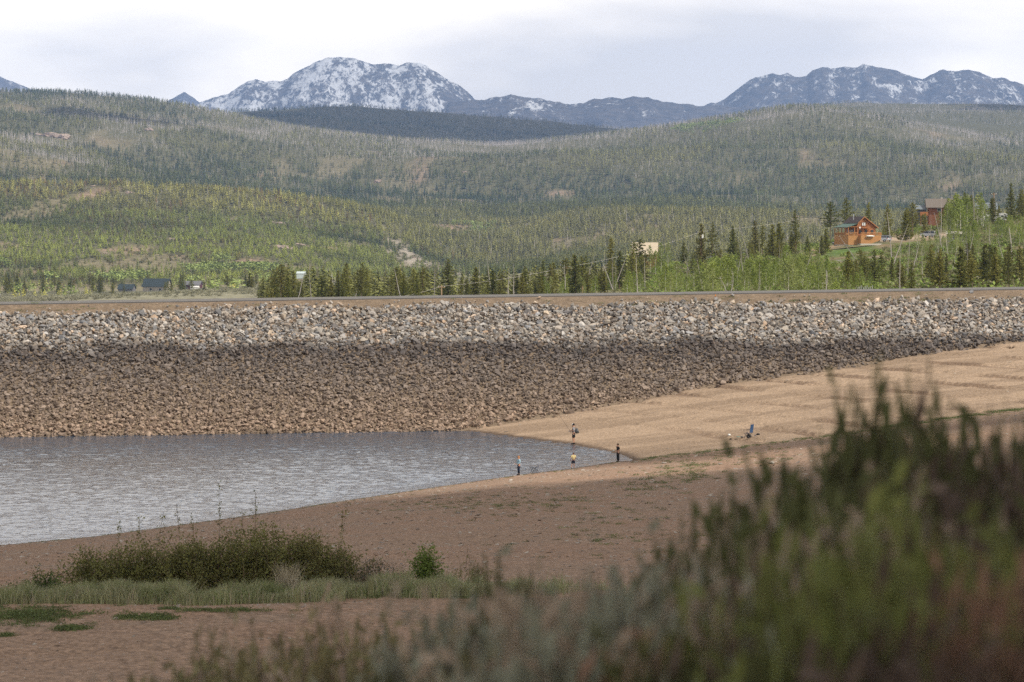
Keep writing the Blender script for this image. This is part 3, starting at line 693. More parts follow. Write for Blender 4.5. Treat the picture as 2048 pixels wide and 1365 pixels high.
weedline(420, lineX(-28, 12, .5, 3), .10, .30)
weedline(420, lineX(9, 46, -1, 5), .15, .45)
weedline(200, lineX(9, 46, -1.0, 2.2), .2, .5)
weedline(160, lineX(30, 46, -1.5, 1.2), .3, .7)
for (cx, cy, wx, wy, n, s0, s1) in [(1375, 940, 80, 22, 90, .2, .65), (1300, 965, 80, 24, 50, .2, .6), (1100, 1000, 160, 30, 80, .15, .5), (1500, 915, 120, 16, 60, .2, .6), (1250, 1060, 200, 60, 70, .15, .45), (900, 1010, 200, 25, 160, .12, .35)]:
    for _ in range(n):
        a, b = r.normal(size=2)*.5; p = bankpt(cx+a*wx, cy+b*wy); addw(p.x, p.y, r.uniform(s0, s1))
for (cx, cy, wx, wy, n, s0, s1) in [(65, 1232, 115, 16, 200, .18, .45), (140, 1258, 30, 5, 50, .25, .4), (315, 1237, 28, 5, 50, .2, .45), (255, 1236, 20, 4, 26, .2, .35), (470, 1222, 60, 4, 50, .15, .35), (385, 1222, 50, 3, 30, .15, .3),
        (335, 1218, 10, 3, 12, .2, .3), (630, 1196, 18, 3, 20, .2, .35), (590, 1204, 30, 3, 20, .15, .3), (800, 1190, 120, 7, 110, .2, .4), (690, 1190, 60, 4, 40, .2, .35), (10, 1272, 20, 4, 20, .2, .3), (480, 1205, 12, 3, 14, .2, .3)]:
    for _ in range(n):
        a, b = r.normal(size=2)*.5; p = bankpt(cx+a*wx, cy+b*wy, 75, 130); addw(p.x, p.y, r.uniform(s0, s1))
# tufts at the crest of the riprap
for _ in range(150):
    x = r.uniform(-60, 66) if r.random() < .4 else r.uniform(12, 46); z = 10.9+.006*(x+50)+abs(r.normal())*.5
    WX.append(x); WY.append(349.4+.306*(x+46.6)+2.65*z); WS.append(r.uniform(.25, .9))
WX, WY, WS = map(np.array, (WX, WY, WS)); zf_ = zface(WX, WY); WZ = np.where(zf_ > near(WX, WY)+.1, zf_, near(WX, WY))
k = (WZ > .12) & ((zf_ < near(WX, WY)) | (zf_ > 10))
WX, WY, WS, WZ = WX[k], WY[k], WS[k], WZ[k]
scatter('weeds', np.stack([WX, WY, WZ], 1), np.stack([WX*0, WX*0, r.uniform(0, 6, len(WX))], 1), np.stack([WS, WS, WS*.8], 1), WP, r.integers(0, 4, len(WX)))

# ------------------------------------------------------------------ trees
m_bark = mat('pine_bark', (.16, .115, .08), .9, nscale=2, namt=.2, rand=.2)
m_snag = mat('dead_wood', (.36, .33, .30), .9, nscale=2, namt=.2, rand=.25)
m_asp_bark = mat('aspen_bark', (.52, .50, .42), .9, nscale=1.5, namt=.25)
m_needle = mat('pine_needles', rough=.85, randcol=[(.12, .135, .04), (.19, .19, .05), (.14, .155, .05), (.22, .21, .06), (.13, .14, .045), (.20, .19, .065)], nscale=.8, namt=.35, rand=.2, transl=.3, spec=.1)
m_asp = mat('aspen_leaves', rough=.8, randcol=[(.22, .28, .065), (.27, .32, .08), (.18, .23, .06), (.30, .33, .12), (.22, .26, .08)], nscale=.8, namt=.25, rand=.15, transl=.35, spec=.1)
m_red = mat('red_needles', (.19, .085, .05), .9, nscale=1, namt=.25)
def trunkmesh(name, h, r0, mt, seed, lean=0., twigs=0, n=6):
    r = np.random.default_rng(seed); b = MB(); k = 6
    pts = []; x = y = 0
    for i in range(k):
        t = i/(k-1); x += r.normal()*.03*h/k; y += r.normal()*.03*h/k; pts.append((x+lean*h*t, y, h*t))
    b.tube(pts, [r0*(1-.85*i/(k-1)) for i in range(k)], n)
    for _ in range(twigs):
        t = r.uniform(.2, .97); i = min(int(t*(k-1)), k-2); f = t*(k-1)-i
        p = Vector(pts[i]).lerp(Vector(pts[i+1]), f); a = r.uniform(0, 6.28); l = r.uniform(.04, .12)*h*(1.1-t)
        b.tube([p, p+Vector((math.cos(a)*l, math.sin(a)*l, r.uniform(-.2, .5)*l))], [r0*.22, r0*.06], 3)
    return b.mesh(name, mt)
def pinecrown(name, h, rad, mt, seed, low=.12, dens=1.0, shape=.8, limbs=True):
    r = np.random.default_rng(seed); parts = []
    nb = int(62*dens)
    for i in range(nb):
        t = low+(1-low)*(i+r.random())/nb; z = t*h; rr = rad*(1-(t-low)/(1-low))**shape*r.uniform(.5, 1.2)*(.75+.5*vn(np.array([t*6.]), np.array([seed*3.3]), seed)[0])+.12
        a = i*2.4+r.normal()*.4; d = np.array([math.cos(a), math.sin(a), 0]); n = max(3, int(rr*9*dens))
        s = (np.arange(n)+r.random(n)*.8)/n
        C = d*(s*rr)[:, None]+np.array([0, 0, z])+np.stack([r.normal(size=n)*.10, r.normal(size=n)*.10, -s*rr*.18+s**2*rr*.22+r.normal(size=n)*.05], 1)
        parts.append(leaves(C, .22+.14*r.random(n), r, .5, .35, axis=d*.5))
        if limbs:
            A = np.array([[0, 0, z]]); parts.append(strips(A, A+d*rr*.7, .03, .01, r))
    t = leaves(np.array([[0, 0, h*1.0], [0, 0, h*.985], [0, 0, h*.965]]), .22, r, .3, 2); parts.append(t)
    V, Fx = joinVF(parts); return mesh_np(name, V, Fx, mt)
def aspencrown(name, h, rad, mt, seed, n=520):
    r = np.random.default_rng(seed); parts = []
    k = 26; cs = []
    for i in range(k):
        t = .28+.72*(i+r.random())/k; a = i*2.4; rr = rad*math.sin(min(1, (1.02-t)*1.9)*1.5)*r.uniform(.3, 1.0)
        cs.append((math.cos(a)*rr, math.sin(a)*rr, t*h, .28+.5*(1-t)))
        parts.append(strips(np.array([[0, 0, t*h-.25*rr-.3]]), np.array([cs[-1][:3]]), .03, .012, r))
    for c in cs:
        m = n//k; C = np.array(c[:3])+r.normal(size=(m, 3))*np.array([c[3]*.55, c[3]*.55, c[3]*.8]); parts.append(leaves(C, .09+.07*r.random(m), r, .8))
    V, Fx = joinVF(parts); return mesh_np(name, V, Fx, mt)
PINE = []
for i, (h, rad, low, dens, shp) in enumerate([(10, 1.7, .08, 1.2, .8), (11, 1.5, .25, 1.0, .6), (9, 1.8, .05, 1.3, .9), (13, 1.6, .32, .9, .55), (8, 1.5, .06, 1.2, .85), (12, 2.1, .12, 1.25, .75), (11, 2.0, .4, .8, .45)]):
    PINE.append((h, trunkmesh('trunk', h*.97, .13, m_bark, 40+i), pinecrown('crown', h, rad*1.3, m_needle, 60+i, low, dens, shp)))
ASP = [(h, trunkmesh('trunk', h*.93, .085, m_asp_bark, 140+i, twigs=10, n=5), aspencrown('crown', h, rd, m_asp, 160+i)) for i, (h, rd) in enumerate([(7, 1.2), (8, 1.3), (6, 1.4), (9, 1.2), (5, 1.3)])]
SNAG = [(h, trunkmesh('dead_tree', h, .12, m_snag, 240+i, lean=ln, twigs=tw, n=5)) for i, (h, ln, tw) in enumerate([(9, 0, 26), (10, .12, 8), (8, -.25, 6), (11, .03, 45), (7, .35, 5)])]
r = np.random.default_rng(2024)
def plant(kind, px_, D, h, lb, grp, v=None):
    g = G(px_, D, -.1)
    if kind == 'pine':
        hh, a, b = PINE[v if v is not None else r.integers(len(PINE))]; s = h/hh
        o = thing('pine_tree', g, lb, 'tree', r.uniform(0, 6.28), grp, (('trunk', a), ('crown', b)), (s*r.uniform(.95, 1.4)*(1.0 if h < 11 else .85),)*2+(s*.96,))
    elif kind == 'aspen':
        hh, a, b = ASP[v if v is not None else r.integers(len(ASP))]; s = h/hh
        o = thing('aspen_tree', g, lb, 'tree', r.uniform(0, 6.28), grp, (('trunk', a), ('crown', b)), (s*r.uniform(.9, 1.2),)*2+(s,))
    elif kind == 'snag':
        hh, a = SNAG[v if v is not None else r.integers(len(SNAG))]; s = h/hh
        o = link('dead_tree', a, None, g, r.uniform(0, 6.28)); o.scale = (s, s, s); tag(o, lb, 'dead tree', grp)
    return o
def byrow(py, D): return py
# hand-placed trees: (px, top row, distance, kind variant, label)
HP = [(1590, 414, 1005, 3, 'tall ragged pine with bare lower trunk left of the orange cabin'), (1661, 400, 1110, 6, 'tall open-crowned pine just behind the left end of the orange cabin'), (1693, 392, 1130, 6, 'dark bushy pine rising over the cabin roof on its left'),
 (1737, 402, 1090, 0, 'broad pine directly behind the orange cabin gable'), (1775, 405, 1045, 5, 'dense dark pine right of the orange cabin beside the drive'), (1812, 418, 1040, 2, 'bushy pine in the middle of the loop of the drive'),
 (1826, 402, 1080, 6, 'open-topped pine between the drive and the brown house'), (1850, 425, 1075, 4, 'small pine just left of the brown house'), (1985, 400, 1150, 1, 'slim pine beside the blue-grey roof'),
 (2022, 362, 1090, 5, 'tallest broad pine at the right edge of the photo'), (2040, 385, 1120, 3, 'dark pine half cut by the right edge of the photo'), (1998, 410, 1130, 4, 'small pine left of the tallest right-edge pine'),
 (1425, 440, 960, 3, 'tall thin-trunked pine standing over the aspens right of the tan roof'), (1403, 443, 985, 4, 'small pine in front of the utility pole right of the tan roof'), (1466, 448, 1000, 2, 'rounded pine on the skyline left of the cabin hill'),
 (1510, 438, 1040, 0, 'pine on the skyline midway between tan roof and cabin'), (1525, 445, 1020, 1, 'slim pine next to the midway skyline pine'), (1545, 446, 1010, 4, 'pine left of the tall ragged pine'), (1558, 442, 1015, 4, 'second small pine left of the tall ragged pine'),
 (1222, 470, 960, 1, 'tall slim pine left of the tan roof'), (1268, 478, 930, 6, 'crooked dark pine touching the left end of the tan roof'), (1280, 474, 940, 6, 'crooked pine overlapping the tan roof'), (896, 514, 905, 5, 'tallest broad pine in the belt behind the dam, near centre'),
 (693, 523, 905, 0, 'pointed pine in the belt behind the dam, left of centre'), (575, 543, 880, 2, 'large bushy pine at the left end of the tree belt'), (546, 548, 880, 5, 'bushy pine at the far left end of the tree belt'), (1945, 485, 790, 2, 'big dark pyramidal pine on the slope below the houses'),
 (1893, 505, 780, 0, 'dark pine left of the pyramidal pine on the slope'), (1615, 470, 1000, 4, 'small green pine behind the pale scar left of the cabin'), (1652, 455, 1000, 4, 'dark young pine against the left end of the cabin'), (1643, 470, 985, 2, 'low dark pine on the bare bank left of the cabin')]
for (a, yt, D, v, lb) in HP:
    g = fz1((a-1024)/F*D, D); h = H-(yt-YH)/F*D-g
    plant('pine', a, D, max(h, 3), lb, None, v)
zr = {}; todo = []
def region(n, kind, pxf, Df, hf, lb, grp, ok=lambda p, D: True):
    c = 0; tries = 0
    while c < n and tries < n*30:
        tries += 1; a = pxf(); D = Df()
        if not ok(a, D): continue
        x0, x1 = zr.setdefault(grp, [9e9, -9e9]); h = hf(a)
        todo.append((kind, a, D, h, lb, grp)); zr[grp] = [min(x0, a), max(x1, a)]; c += 1
U_ = r.uniform
def notcabin(p, D):     # keep the view of the cabin, the drive and its meadow open
    if 1655 < p < 1775 and D < 1110: return False
    if 1750 < p < 1880 and 850 < D < 1090: return False
    if 1600 < p < 1720 and D > 880 and D < 1000: return False
    return True
gapn = lambda p, D: vn(np.array([p/26.]), np.array([0.5]), 12)[0] > .36
region(34, 'pine', lambda: U_(530, 790), lambda: U_(800, 930), lambda a: (3.5+6.5*U_(0, 1)**1.3)*(.8+.3*vn(np.array([a/40.]), np.array([0.]), 3)[0]), 'olive green pine in the left belt behind the dam', 'pines of the belt behind the dam, left part', gapn)
region(46, 'pine', lambda: U_(790, 1090), lambda: U_(790, 930), lambda a: 3+6.5*U_(0, 1)**1.4, 'olive green pine in the central belt behind the dam', 'pines of the belt behind the dam, centre', gapn)
region(34, 'pine', lambda: U_(1090, 1290), lambda: U_(820, 960), lambda a: 4+6.5*U_(0, 1)**1.3, 'dark green pine in the belt left of the tan-roofed building', 'pines left of the tan-roofed building')
region(26, 'pine', lambda: U_(1290, 1600), lambda: U_(930, 1080), lambda a: U_(4, 7.5), 'pine on the skyline behind the aspens left of the cabin', 'pines left of the cabin', notcabin)
region(44, 'pine', lambda: U_(1690, 2055), lambda: U_(560, 760), lambda a: U_(5, 8.5), 'pine on the lower slope right of the bare meadow, above the road', 'pines on the right slope')
region(16, 'pine', lambda: U_(1900, 2070), lambda: U_(1080, 1170), lambda a: U_(7, 11), 'dark pine on the skyline at the far right', 'pines at the right skyline')
region(9, 'pine', lambda: U_(1790, 1900), lambda: U_(1100, 1150), lambda a: U_(5, 8), 'pine behind the drive near the brown house', 'pines behind the drive')
region(36, 'pine', lambda: U_(-10, 545), lambda: U_(2080, 2340), lambda a: U_(7, 13)*(1.0 if a < 420 else .7), 'far dark pine near the small houses beyond the sagebrush flat', 'pines around the far houses', lambda p, D: not (232 < p < 290 or 292 < p < 352 or 368 < p < 412) or D > 2335)
region(8, 'pine', lambda: U_(200, 420), lambda: U_(1700, 1950), lambda a: U_(5, 8), 'lone pine on the sagebrush flat before the far houses', 'lone pines on the flat')
region(8, 'pine', lambda: U_(440, 560), lambda: U_(1300, 1500), lambda a: U_(5, 8), 'pine on the pale sagebrush rise at the left', 'pines on the sagebrush rise')
region(150, 'aspen', lambda: U_(1245, 1660), lambda: U_(560, 900), lambda a: U_(3.8, 7), 'bright green aspen on the slope below the skyline, between tan roof and cabin', 'aspens left of the cabin', lambda p, D: D < 700+(p-1245)*.9)
region(60, 'aspen', lambda: U_(1600, 1800), lambda: U_(520, 800), lambda a: U_(2.8, 5.2), 'bright green aspen below the cabin meadow', 'aspens below the cabin meadow')
region(58, 'aspen', lambda: U_(1830, 2060), lambda: U_(900, 1060), lambda a: U_(3.5, 6), 'light green aspen on the slope in front of the upper houses', 'aspens in front of the upper houses', lambda p, D: not (1840 < p < 1872 and D > 930))
region(14, 'aspen', lambda: U_(1890, 1970), lambda: U_(1075, 1115), lambda a: U_(7.5, 10), 'tall slender light green aspen beside the brown house', 'tall aspens by the brown house')
region(22, 'aspen', lambda: U_(1080, 1280), lambda: U_(760, 860), lambda a: U_(4, 5.5), 'bright aspen beside the pale track left of centre-right', 'aspens by the pale track')
region(26, 'snag', lambda: U_(1260, 1640), lambda: U_(560, 960), lambda a: U_(5, 9), 'grey dead trunk standing among the aspens left of the cabin', 'dead trunks left of the cabin')
region(20, 'snag', lambda: U_(1760, 2050), lambda: U_(560, 1050), lambda a: U_(5, 10), 'grey dead trunk standing on the right slope', 'dead trunks on the right slope')
region(18, 'snag', lambda: U_(560, 1250), lambda: U_(780, 920), lambda a: U_(7, 11), 'grey dead trunk in the pine belt behind the dam', 'dead trunks in the pine belt')
hs = {}
for q in todo: hs.setdefault(q[5], []).append(q[3])
for (kind, a, D, h, lb, grp) in todo:
    m_ = np.percentile(hs[grp], [33, 67]); sz_ = 'short' if h < m_[0] else 'tall' if h > m_[1] else 'middle-sized'
    dd_ = sorted(q[2] for q in todo if q[5] == grp); row = 'front' if D < dd_[len(dd_)//2] else 'back'
    z0, z1 = zr[grp]; f = int(min(5, (a-z0)/(z1-z0+1e-6)*6)); nm = ['leftmost', 'second', 'third', 'fourth', 'fifth', 'rightmost'][f]
    xs_ = sorted(q[1] for q in todo if q[5] == grp); lb2 = '%s %s, %s from the left' % (sz_, lb.split(',')[0], ordn(xs_.index(a)+1))
    plant(kind, a, D, h, lb2 if len(lb2.split()) <= 16 else lb2.split(' ', 1)[1], grp)
for (a, D, h, v, lb) in [(1300, 1020, 7.6, 0, 'bushy aspen in front of the left half of the tan-roofed house'), (1322, 1010, 8.2, 1, 'bushy aspen covering the right end of the tan-roofed house'), (1311, 1000, 6.6, 2, 'low aspen in front of the middle of the tan-roofed house'), (1336, 1015, 8.0, 3, 'slim aspen just right of the tan-roofed house'),
    (1880, 1085, 5.5, 2, 'low round aspen in front of the brown upper house'), (1900, 1080, 6.5, 1, 'aspen in front of the middle of the brown upper house'), (1920, 1090, 7.5, 0, 'aspen in front of the right end of the brown upper house'), (1935, 1095, 9.5, 3, 'tallest slim aspen right of the brown upper house')]: plant('aspen', a, D, h, lb, None, v)
# particular snags
for (xa, ya, xb, yb, D, rad, lb) in [(1678, 472, 1722, 536, 860, .10, 'long leaning dead pole in front of the cabin'), (1478, 450, 1500, 530, 900, .10, 'leaning grey dead pole under the wires left of the cabin'), (1774, 425, 1783, 515, 880, .13, 'straight grey dead trunk right of the cabin'),
      (1868, 425, 1883, 495, 900, .11, 'leaning grey dead trunk beside the silver car'), (1882, 400, 1881, 490, 905, .09, 'upright pale thin trunk beside the silver car'), (1652, 540, 1652, 582, 560, .09, 'white birch-like stem above the road under the meadow'),
      (1945, 372, 1948, 440, 1100, .12, 'tall pale broken trunk above the aspens right of the brown house'), (1440, 555, 1453, 586, 560, .08, 'white bent dead stem above the road'), (1466, 545, 1462, 585, 560, .07, 'thin white dead stem above the road'), (2018, 455, 2024, 520, 800, .16, 'thick ragged grey snag at the right slope')]:
    a, b = Vector(P(xa, ya, D)), Vector(P(xb, yb, D)); q = MB(); m_ = (a+b)/2+Vector((.15, 0, -.1))
    q.tube([b-a*0, m_, a], [rad, rad*.75, rad*.4], 6)
    rr = np.random.default_rng(int(xa))
    for i in range(7):
        p = b.lerp(a, rr.uniform(.3, .98)); q.tube([p, p+Vector((rr.uniform(-.7, .7), rr.uniform(-.5, .5), rr.uniform(0, .6)))], [.03, .012], 3)
    o = link('dead_tree', q.mesh('dead_tree', m_snag)); tag(o, lb, 'dead tree')
# fallen logs on the cut slope below the meadow
LG = sorted(zip(r.uniform(1600, 1780, 16), r.uniform(850, 930, 16)))
for i in range(16):
    px_, D = LG[i]; g = G(px_, D, .25); a = r.uniform(0, 3.1); l = r.uniform(1.2, 3.2)
    q = MB(); q.tube([(-l/2, 0, -.05), (0, .05, .1), (l/2, 0, .35)], [.12, .11, .06], 6)
    for k_ in range(3): q.tube([(l*(.1*k_), 0, .1), (l*.1*k_+.2, .1, .5)], [.04, .015], 4)
    o = link('fallen_log', q.mesh('fallen_log', m_snag), None, g, a); tag(o, 'grey fallen log on the cut slope below the cabin, %s from the left' % ordn(i+1), 'log', 'fallen logs below the cabin')


def hitfar(a, y_, D):
    Ds = np.arange(D*.7, D*1.3, 10.); gz = far((a-1024)/F*Ds, Ds); sz = H-(y_-YH)/F*Ds; kk = np.nonzero(gz >= sz)[0]
    return Ds[kk[0]] if len(kk) else D
OC = [(110, 275, 7000, 60, 'tan granite outcrop high on the left hill'), (300, 262, 7000, 26, 'small tan outcrop near the top of the left hill'), (560, 449, 3900, 26, 'pinkish outcrop in the young pines, left of centre'), (605, 492, 3300, 24, 'pale pink outcrop low in the young pines'), (560, 497, 3200, 40, 'long low pinkish outcrop in the young pines'),
      (260, 388, 4100, 20, 'pale outcrop among trees on the left hillside'), (185, 374, 4300, 14, 'tiny pale outcrop above the young pines, far left'), (365, 375, 4500, 14, 'small pale outcrop in the dead trees left of centre'), (830, 517, 3300, 16, 'reddish outcrop on the bare grey scree slope'), (755, 365, 5700, 24, 'orange-tan outcrop on the central valley side'),
      (930, 345, 6000, 14, 'small tan outcrop right of the central valley side'), (210, 508, 2800, 14, 'pale rock among the aspens at lower left'), (1290, 410, 4700, 16, 'white-tan ledge in the clearing right of centre'), (340, 480, 3300, 16, 'pale flat rock in the young pines at left')]
OCP = [(a, y_, hitfar(a, y_, D), w) for a, y_, D, w, _ in OC]
# forest on the hills: one stuff object
def farpine(name, seed, h, rad, low=.1, n=26, mt=None):
    r = np.random.default_rng(seed); parts = []
    for i in range(n):
        t = low+(1-low)*(i+.5)/n; a = i*2.4+r.normal()*.3; rr = rad*(1-(t-low)/(1-low))**.75*r.uniform(.6, 1.2)+.1
        d = np.array([math.cos(a), math.sin(a), 0]); z = t*h; sd_ = np.array([-d[1], d[0], 0])
        w = .55*rr+.3
        tri = np.array([[0, 0, z+h*.07], *(d*rr+sd_*w*.6+np.array([0, 0, z-.12*rr-.15]),), *(d*rr-sd_*w*.6+np.array([0, 0, z-.12*rr]),)][:1]+[d*rr+sd_*w*.6+np.array([0, 0, z-.2*rr]), d*rr-sd_*w*.6+np.array([0, 0, z-.2*rr])])
        parts.append((tri, np.array([[0, 1, 2]])))
    V, Fx = joinVF(parts); return V, Fx
m_ff = mat('forest_needles', attr='tint', inst=True, rough=.9, nscale=.5, namt=.2, rand=.35, spec=.05)
m_fs = mat('forest_dead_wood', attr='tint', inst=True, rough=.9, rand=.25, spec=.05)
FP = []
for i, (h, rd, low) in enumerate([(1, .17, .12), (1, .15, .25), (1, .26, .03), (1, .14, .35)]):
    V, Fx = farpine('', 700+i, 10, rd*10, low, 30); q = MB(); q.tube([(0, 0, 0), (0, 0, 9)], [.14, .04], 3); 
    V2 = np.array(q.v); n0 = len(V)
    me = bpy.data.meshes.new('fp'); me.from_pydata([tuple(v/10) for v in np.concatenate([V, V2])], [], [tuple(map(int, f)) for f in Fx]+[tuple(k_+n0 for k_ in f) for f in q.f]); me.materials.append(m_ff); FP.append(proto('forest_pine', me))
for i in range(2):
    me = trunkmesh('fs', 10, .14, m_fs, 760+i, twigs=16, n=3)
    for v in me.vertices: v.co = v.co/10
    FP.append(proto('forest_snag', me))
for i in range(1):      # aspen clump
    rr = np.random.default_rng(780); C = rr.normal(size=(60, 3))*np.array([.14, .14, .2])+np.array([0, 0, .6]); V, Fx = leaves(C, .07, rr, .8); FP.append(proto('forest_aspen', mesh_np('fa', V, Fx, m_ff)))
r = np.random.default_rng(99)
def sample(n, d0, d1, pw):
    D = (d0**pw+(d1**pw-d0**pw)*r.random(n))**(1/pw); u = r.uniform(-.158, .158, n); return u*D, D
parts = []
for n, d0, d1, pw in ((62000, 2420, 5000, 1.5), (78000, 4400, 8350, 1.5), (30000, 9300, 12000, 1.5)):
    parts.append(sample(n, d0, d1, pw))
ne = 700; De = r.uniform(930, 1400, ne); ue = r.uniform(-.066, .035, ne); NEX = len(parts)
ne2 = 500; De2 = r.uniform(1700, 2400, ne2); ue2 = r.uniform(-.14, -.02, ne2); kp = ~((1024+F*ue2 > 232) & (1024+F*ue2 < 415)); De2 = De2[kp]; ue2 = ue2[kp]
parts.append((ue*De, De)); parts.append((ue2*De2, De2))
X = np.concatenate([a for a, _ in parts]); Y = np.concatenate([b for _, b in parts])
cm = clear_mask(X, Y)*(Y > 2500)*1.0; cm = np.where((Y > 1400) & (Y < 2500), .5+.5*(vn(X/60, Y/90, 97) > .45), cm); k = (r.random(len(X)) > cm*.93);
for (oa, oy, oD, ow) in OCP: k &= ~((np.abs(1024+F*X/Y-oa) < ow*.55) & (Y < oD+ow*.4*oD/F) & (Y > oD-ow*1.2*oD/F-70*oD/7000))
X, Y = X[k], Y[k]
px = 1024+F*X/Y; n = len(X); Z = far(X, Y)
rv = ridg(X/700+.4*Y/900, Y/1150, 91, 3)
young = np.clip((1-sstep(3000, 4700, Y+300*fbm(X/300, Y/500, 81, 3)))*(1-sstep(600, 1100, px)), 0, 1)      # sunny young growth on the left
deadp = .10+.40*sstep(5200, 7000, Y+2200*fbm(X/260, Y/600, 82, 3))+.5*sstep(.05, .4, fbm(X/160, Y/380, 83, 3))*sstep(4300, 5300, Y)
deadp = np.where(young > .5, .06, deadp)
deadp = np.where(young > .5, deadp, deadp*(.55+1.1*sstep(.5, .75, rv))+.12*sstep(6500, 7600, Y))
isdead = r.random(n) < deadp*.8
aspz = (sstep(.05, .5, fbm(X/70, Y/160, 84, 3))*.8 > r.random(n)) & (Y < 3000) & (px < 560)
aspz |= (np.exp(-((px-1415)/90)**2-((Y-7300)/260)**2) > .5) & (r.random(n) < .6)
aspz |= (np.exp(-((px-950)/90)**2-((Y-4300)/330)**2) > .6) & (r.random(n) < .4)
live = mixc(np.array([.125, .135, .055]), np.array([.20, .195, .078]), sstep(-.25, .25, fbm(X/130, Y/300, 85, 4)))
live = mixc(live, np.array([.43, .415, .10]), young*.95*sstep(-.6, .2, fbm(X/120, Y/160, 86, 3)))
live = mixc(live, np.array([.21, .20, .075]), (1-young)*(1-sstep(4000, 5500, Y))*.6)
live = mixc(live, np.array([.17, .09, .045]), ((young > .2) & (r.random(n) < .05*sstep(0, .4, fbm(X/90, Y/120, 89, 2))*6))*.7)
live = mixc(live*np.array([.62, .72, .72]), live*1.12, sstep(.42, .68, rv)); tint = live*(.75+.75*r.random((n, 1)))  # relief shading put into live-tree tint: darker gullies, lighter ridge tops
dead = mixc(np.array([.40, .37, .355]), np.array([.60, .55, .51]), r.random(n)); tint = np.where(isdead[:, None], dead, tint)
tint = np.where(aspz[:, None], np.array([.27, .33, .11])*(.8+.4*r.random((n, 1))), tint)
idx = np.where(isdead, 4+r.integers(0, 2, n), r.integers(0, 4, n)); idx = np.where((young > .4*r.random(n)+.2) & ~isdead, 2, idx); idx = np.where(aspz, 6, idx)
hgt = (7+5*r.random(n)**1.5)*(1-.45*young)*np.where(isdead, 1.05, 1)*(.8+.2*sstep(3000, 5000, Y)); hgt = np.where(aspz, 7, hgt); hgt = np.where(Y < 1500, 2.5+6*r.random(n)**2, hgt); tint = np.where((Y < 1500)[:, None] & ~isdead[:, None], np.array([.17, .175, .06])*(.75+.5*r.random((n, 1))), tint)
wid = hgt*np.where(isdead, 1.6, 1.35+.35*young)*(1+.15*r.normal(size=n)).clip(.7, 1.4)
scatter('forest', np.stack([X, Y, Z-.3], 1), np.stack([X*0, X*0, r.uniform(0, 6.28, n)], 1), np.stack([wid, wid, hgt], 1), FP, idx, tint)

# understory / brush that nobody could count on the right-hand hill, sagebrush on the flats
m_brush = mat('brush_leaf', attr='tint', inst=True, rough=.9, rand=.3, transl=.2)
def brush(seed, n=70):
    rr = np.random.default_rng(seed); C = rr.normal(size=(n, 3))*np.array([.35, .35, .22])+np.array([0, 0, .35]); C[:, 2] = np.abs(C[:, 2]); return mesh_np('br', *leaves(C, .10+.07*rr.random(n), rr, .6, .7), m_brush)
BP = [proto('brush', brush(i)) for i in range(4)]
n = 17000; D = r.uniform(520, 1180, n)**1.0; u = r.uniform(-.066, .155, n); X = u*D; Y = D; px = 1024+F*u
k = ((r.random(n) < sstep(.25, .55, vn(X/8, Y/14, 95)+.15)) & ((px > 1215) | (D > 760))) & ~((px > 1655) & (px < 1900) & (D > 985) & (D < 1090)) & ~((px > 1600) & (px < 1790) & (D > 850) & (r.random(n) < .6))
X, Y, px = X[k], Y[k], px[k]; Z = far(X, Y); s = r.uniform(.7, 2.0, len(X))*np.where(Y < 800, 1.2, .8)
t1 = np.array([.19, .25, .06]); t2 = np.array([.20, .19, .10]); t = mixc(t1, t2, (r.random(len(X)) < np.where(px < 1250, .8, .35))*1.)
n2 = 16000; D = (1150**2+(2330**2-1150**2)*r.random(n2))**.5; u = r.uniform(-.155, .03, n2); X2 = u*D; Y2 = D; Z2 = far(X2, Y2); s2 = r.uniform(.7, 1.4, n2)
t2_ = mixc(np.array([.22, .22, .15]), np.array([.30, .29, .20]), r.random(n2))
n3 = 9000; D = (2900**2+(5200**2-2900**2)*r.random(n3))**.5; u = r.uniform(-.155, .155, n3); X3 = u*D; Y3 = D; Z3 = far(X3, Y3); s3 = r.uniform(1.5, 3.2, n3); t3 = mixc(np.array([.13, .14, .06]), np.array([.2, .18, .1]), r.random(n3))
XX = np.concatenate([np.stack([X, Y, Z], 1), np.stack([X2, Y2, Z2], 1), np.stack([X3, Y3, Z3], 1)]); SS = np.concatenate([s, s2, s3]); TT = np.concatenate([t, t2_, t3])
scatter('brush', XX, np.stack([XX[:, 0]*0, XX[:, 0]*0, r.uniform(0, 6.28, len(XX))], 1), np.stack([SS*1.2, SS*1.2, SS], 1), BP, r.integers(0, 4, len(XX)), TT)
